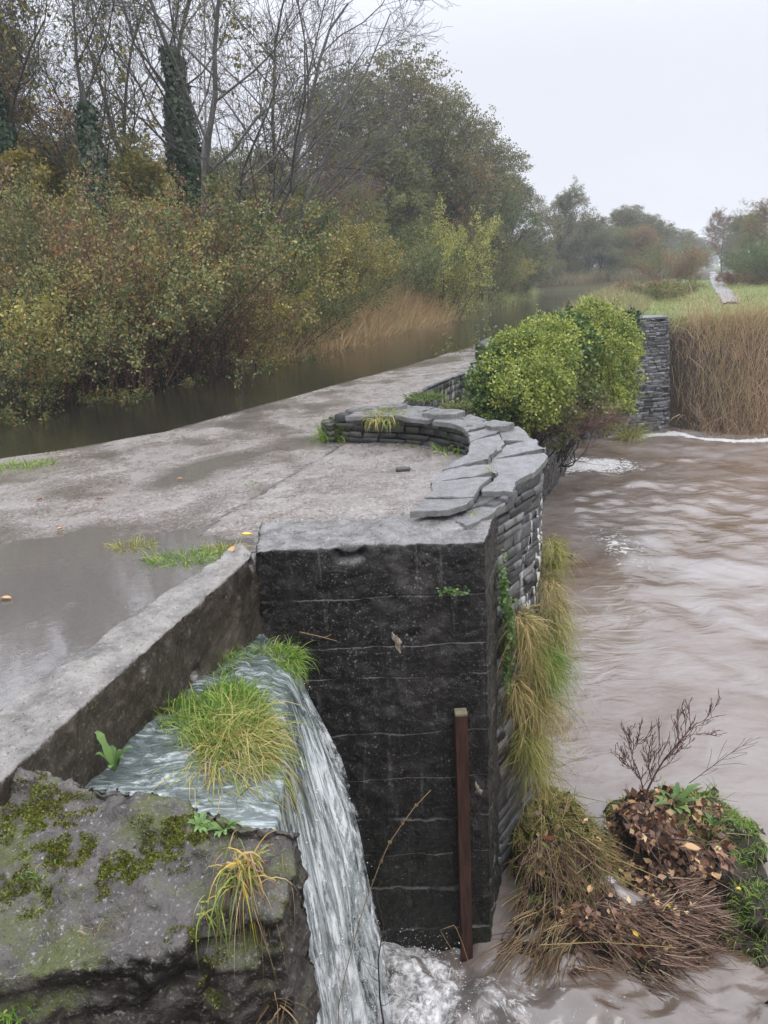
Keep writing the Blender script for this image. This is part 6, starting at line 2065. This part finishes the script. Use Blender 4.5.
# sticks on the debris
SG = 'sticks in the flood debris'
for i, (lb, pts, r_) in enumerate([
    ('thick wet stick lying down the left flank of the shrub mound', [(622, 815, 5.0, -2.62), (650, 850, 4.75, -2.74), (682, 895, 4.5, -2.84)], .012),
    ('dark stick across the leaf litter of the shrub mound', [(668, 838, 4.9, -2.64), (700, 842, 4.8, -2.66), (722, 870, 4.6, -2.74)], .008),
    ('dark forked stick over the reed litter bank', [(655, 890, 4.6, -2.84), (690, 925, 4.3, -2.86), (712, 945, 4.2, -2.9)], .010),
    ('thin stick above the small white rapid', [(640, 905, 4.6, -2.85), (675, 920, 4.4, -2.84), (700, 948, 4.2, -2.88)], .006),
    ('pale long reed stalk crossing the straw at the pier corner', [(540, 945, 4.2, -2.85), (600, 942, 4.2, -2.84), (680, 948, 4.2, -2.82)], .004),
    ('straight green-straw stalk from the wall bank to the rapid', [(555, 835, 4.9, -2.65), (600, 868, 4.8, -2.72), (660, 900, 4.7, -2.8)], .005),
    ('second straight green-straw stalk just above the first', [(572, 830, 4.95, -2.62), (612, 857, 4.85, -2.70), (664, 880, 4.75, -2.76)], .005),
    ('short dark stick at the right slope of the shrub mound', [(728, 850, 4.9, -2.74), (742, 885, 4.7, -2.86)], .009),
]):
    P = [tuple(at(x, y, z)) for x, y, Y, z in pts]
    stem('stick', lb, P, r_, r_ * .5, 'stick' if 'dark' in lb or 'wet' in lb or 'thin' in lb else 'drape', 'stick', SG, twigs=0 if r_ < .006 else 3, seed=i)
# notable leaves
LG = 'leaves on the flood debris'
for i, (lb, x, y, z, L, m_) in enumerate([
    ('large pale tan leaf in the litter of the shrub mound', 692, 852, -2.62, .13, 'leaf_tan'),
    ('tan leaf at the foot of the bare shrub', 658, 795, -2.56, .09, 'leaf_tan'),
    ('small tan leaf left of the bare shrub foot', 632, 806, -2.60, .07, 'leaf_tan'),
    ('bright yellow leaf on the reed litter bank', 668, 912, -2.82, .06, 'leaf_yel'),
    ('yellow leaf lower on the reed litter', 635, 938, -2.84, .055, 'leaf_yel'),
    ('small yellow leaf near the right grassy hump', 738, 893, -2.80, .045, 'leaf_yel'),
    ('tan leaf under the right dock plant', 715, 880, -2.78, .09, 'leaf_tan'),
    ('dark red leaf on the bank below the river wall', 549, 843, -2.68, .10, 'leaf_red'),
    ('orange leaf low beside the pier corner straw', 590, 893, -2.80, .07, 'leaf_tan'),
]):
    p = at(x, y, z); leaf_obj('fallen_leaf', lb, (p[0], p[1], z + .03), L, m_, i * 1.3, .25, group=LG)
# pale leaf on an upright dry stalk
A = [tuple(ab(x, y, 4.5)) for x, y in ((612, 955), (610, 900), (611, 850), (609, 828))]
stem('dry_stalk', 'upright thin dry stalk with one curled pale leaf', A, .0035, .002, 'straw', 'grass stem')
p = ab(608, 826, 4.49); o = leaf_obj('leaf', '', tuple(p), .085, 'leaf_tan', 1.2, 1.1)
st_ = [q for q in bpy.data.objects if q.name.startswith('dry_stalk')][0]
o.parent = st_
for k_ in ("label", "category", "group"):
    if k_ in o: del o[k_]

# floating weed raft further up the wall by the river
M7 = hump('debris_mound', 'small leaf raft against the wall beyond the refuge', 2.75, 11.9, .5, .5, .34, 7.0, cat='mound')
B7 = bvh_of(M7)
leaf_litter('fallen_leaves', 'leaves on the small raft beyond the refuge', B7, 160, 2.75, 11.9, .5, .5, .09, 'litter', 8)
grass_on('grass', 'sparse stems on the small raft beyond the refuge', B7, 160, 2.75, 11.9, .5, .5, .25, .008, 'drape', 9)

# ------------------------------------------------------------------ drizzle haze


def haze():
    me = bpy.data.meshes.new('haze'); bm = bmesh.new(); bmesh.ops.create_cube(bm, size=1)
    lo = (-270, -50, -5.2); hi = (470, 570, 16.5)
    for v in bm.verts: v.co = Vector([lo[i] + (v.co[i] + .5) * (hi[i] - lo[i]) for i in range(3)])
    bm.to_mesh(me); bm.free()
    m = bpy.data.materials.new('drizzle_haze'); m.use_nodes = True; nt = m.node_tree; nt.nodes.clear()
    out = nt.nodes.new('ShaderNodeOutputMaterial'); pv = nt.nodes.new('ShaderNodeVolumePrincipled')
    pv.inputs['Color'].default_value = (.93, .95, 1.0, 1); pv.inputs['Density'].default_value = .0012
    pv.inputs['Anisotropy'].default_value = .2
    nt.links.new(pv.outputs[0], out.inputs['Volume'])
    me.materials.append(m)
    o = bpy.data.objects.new('haze', me); COL.objects.link(o)
    tag(o, 'thin grey drizzle in the air', 'haze', None, 'stuff')
    m.volume_intersection_method = 'FAST' if hasattr(m, 'volume_intersection_method') else None


try:
    haze()
except Exception as ex:
    print('haze', ex)
bpy.context.view_layer.update()
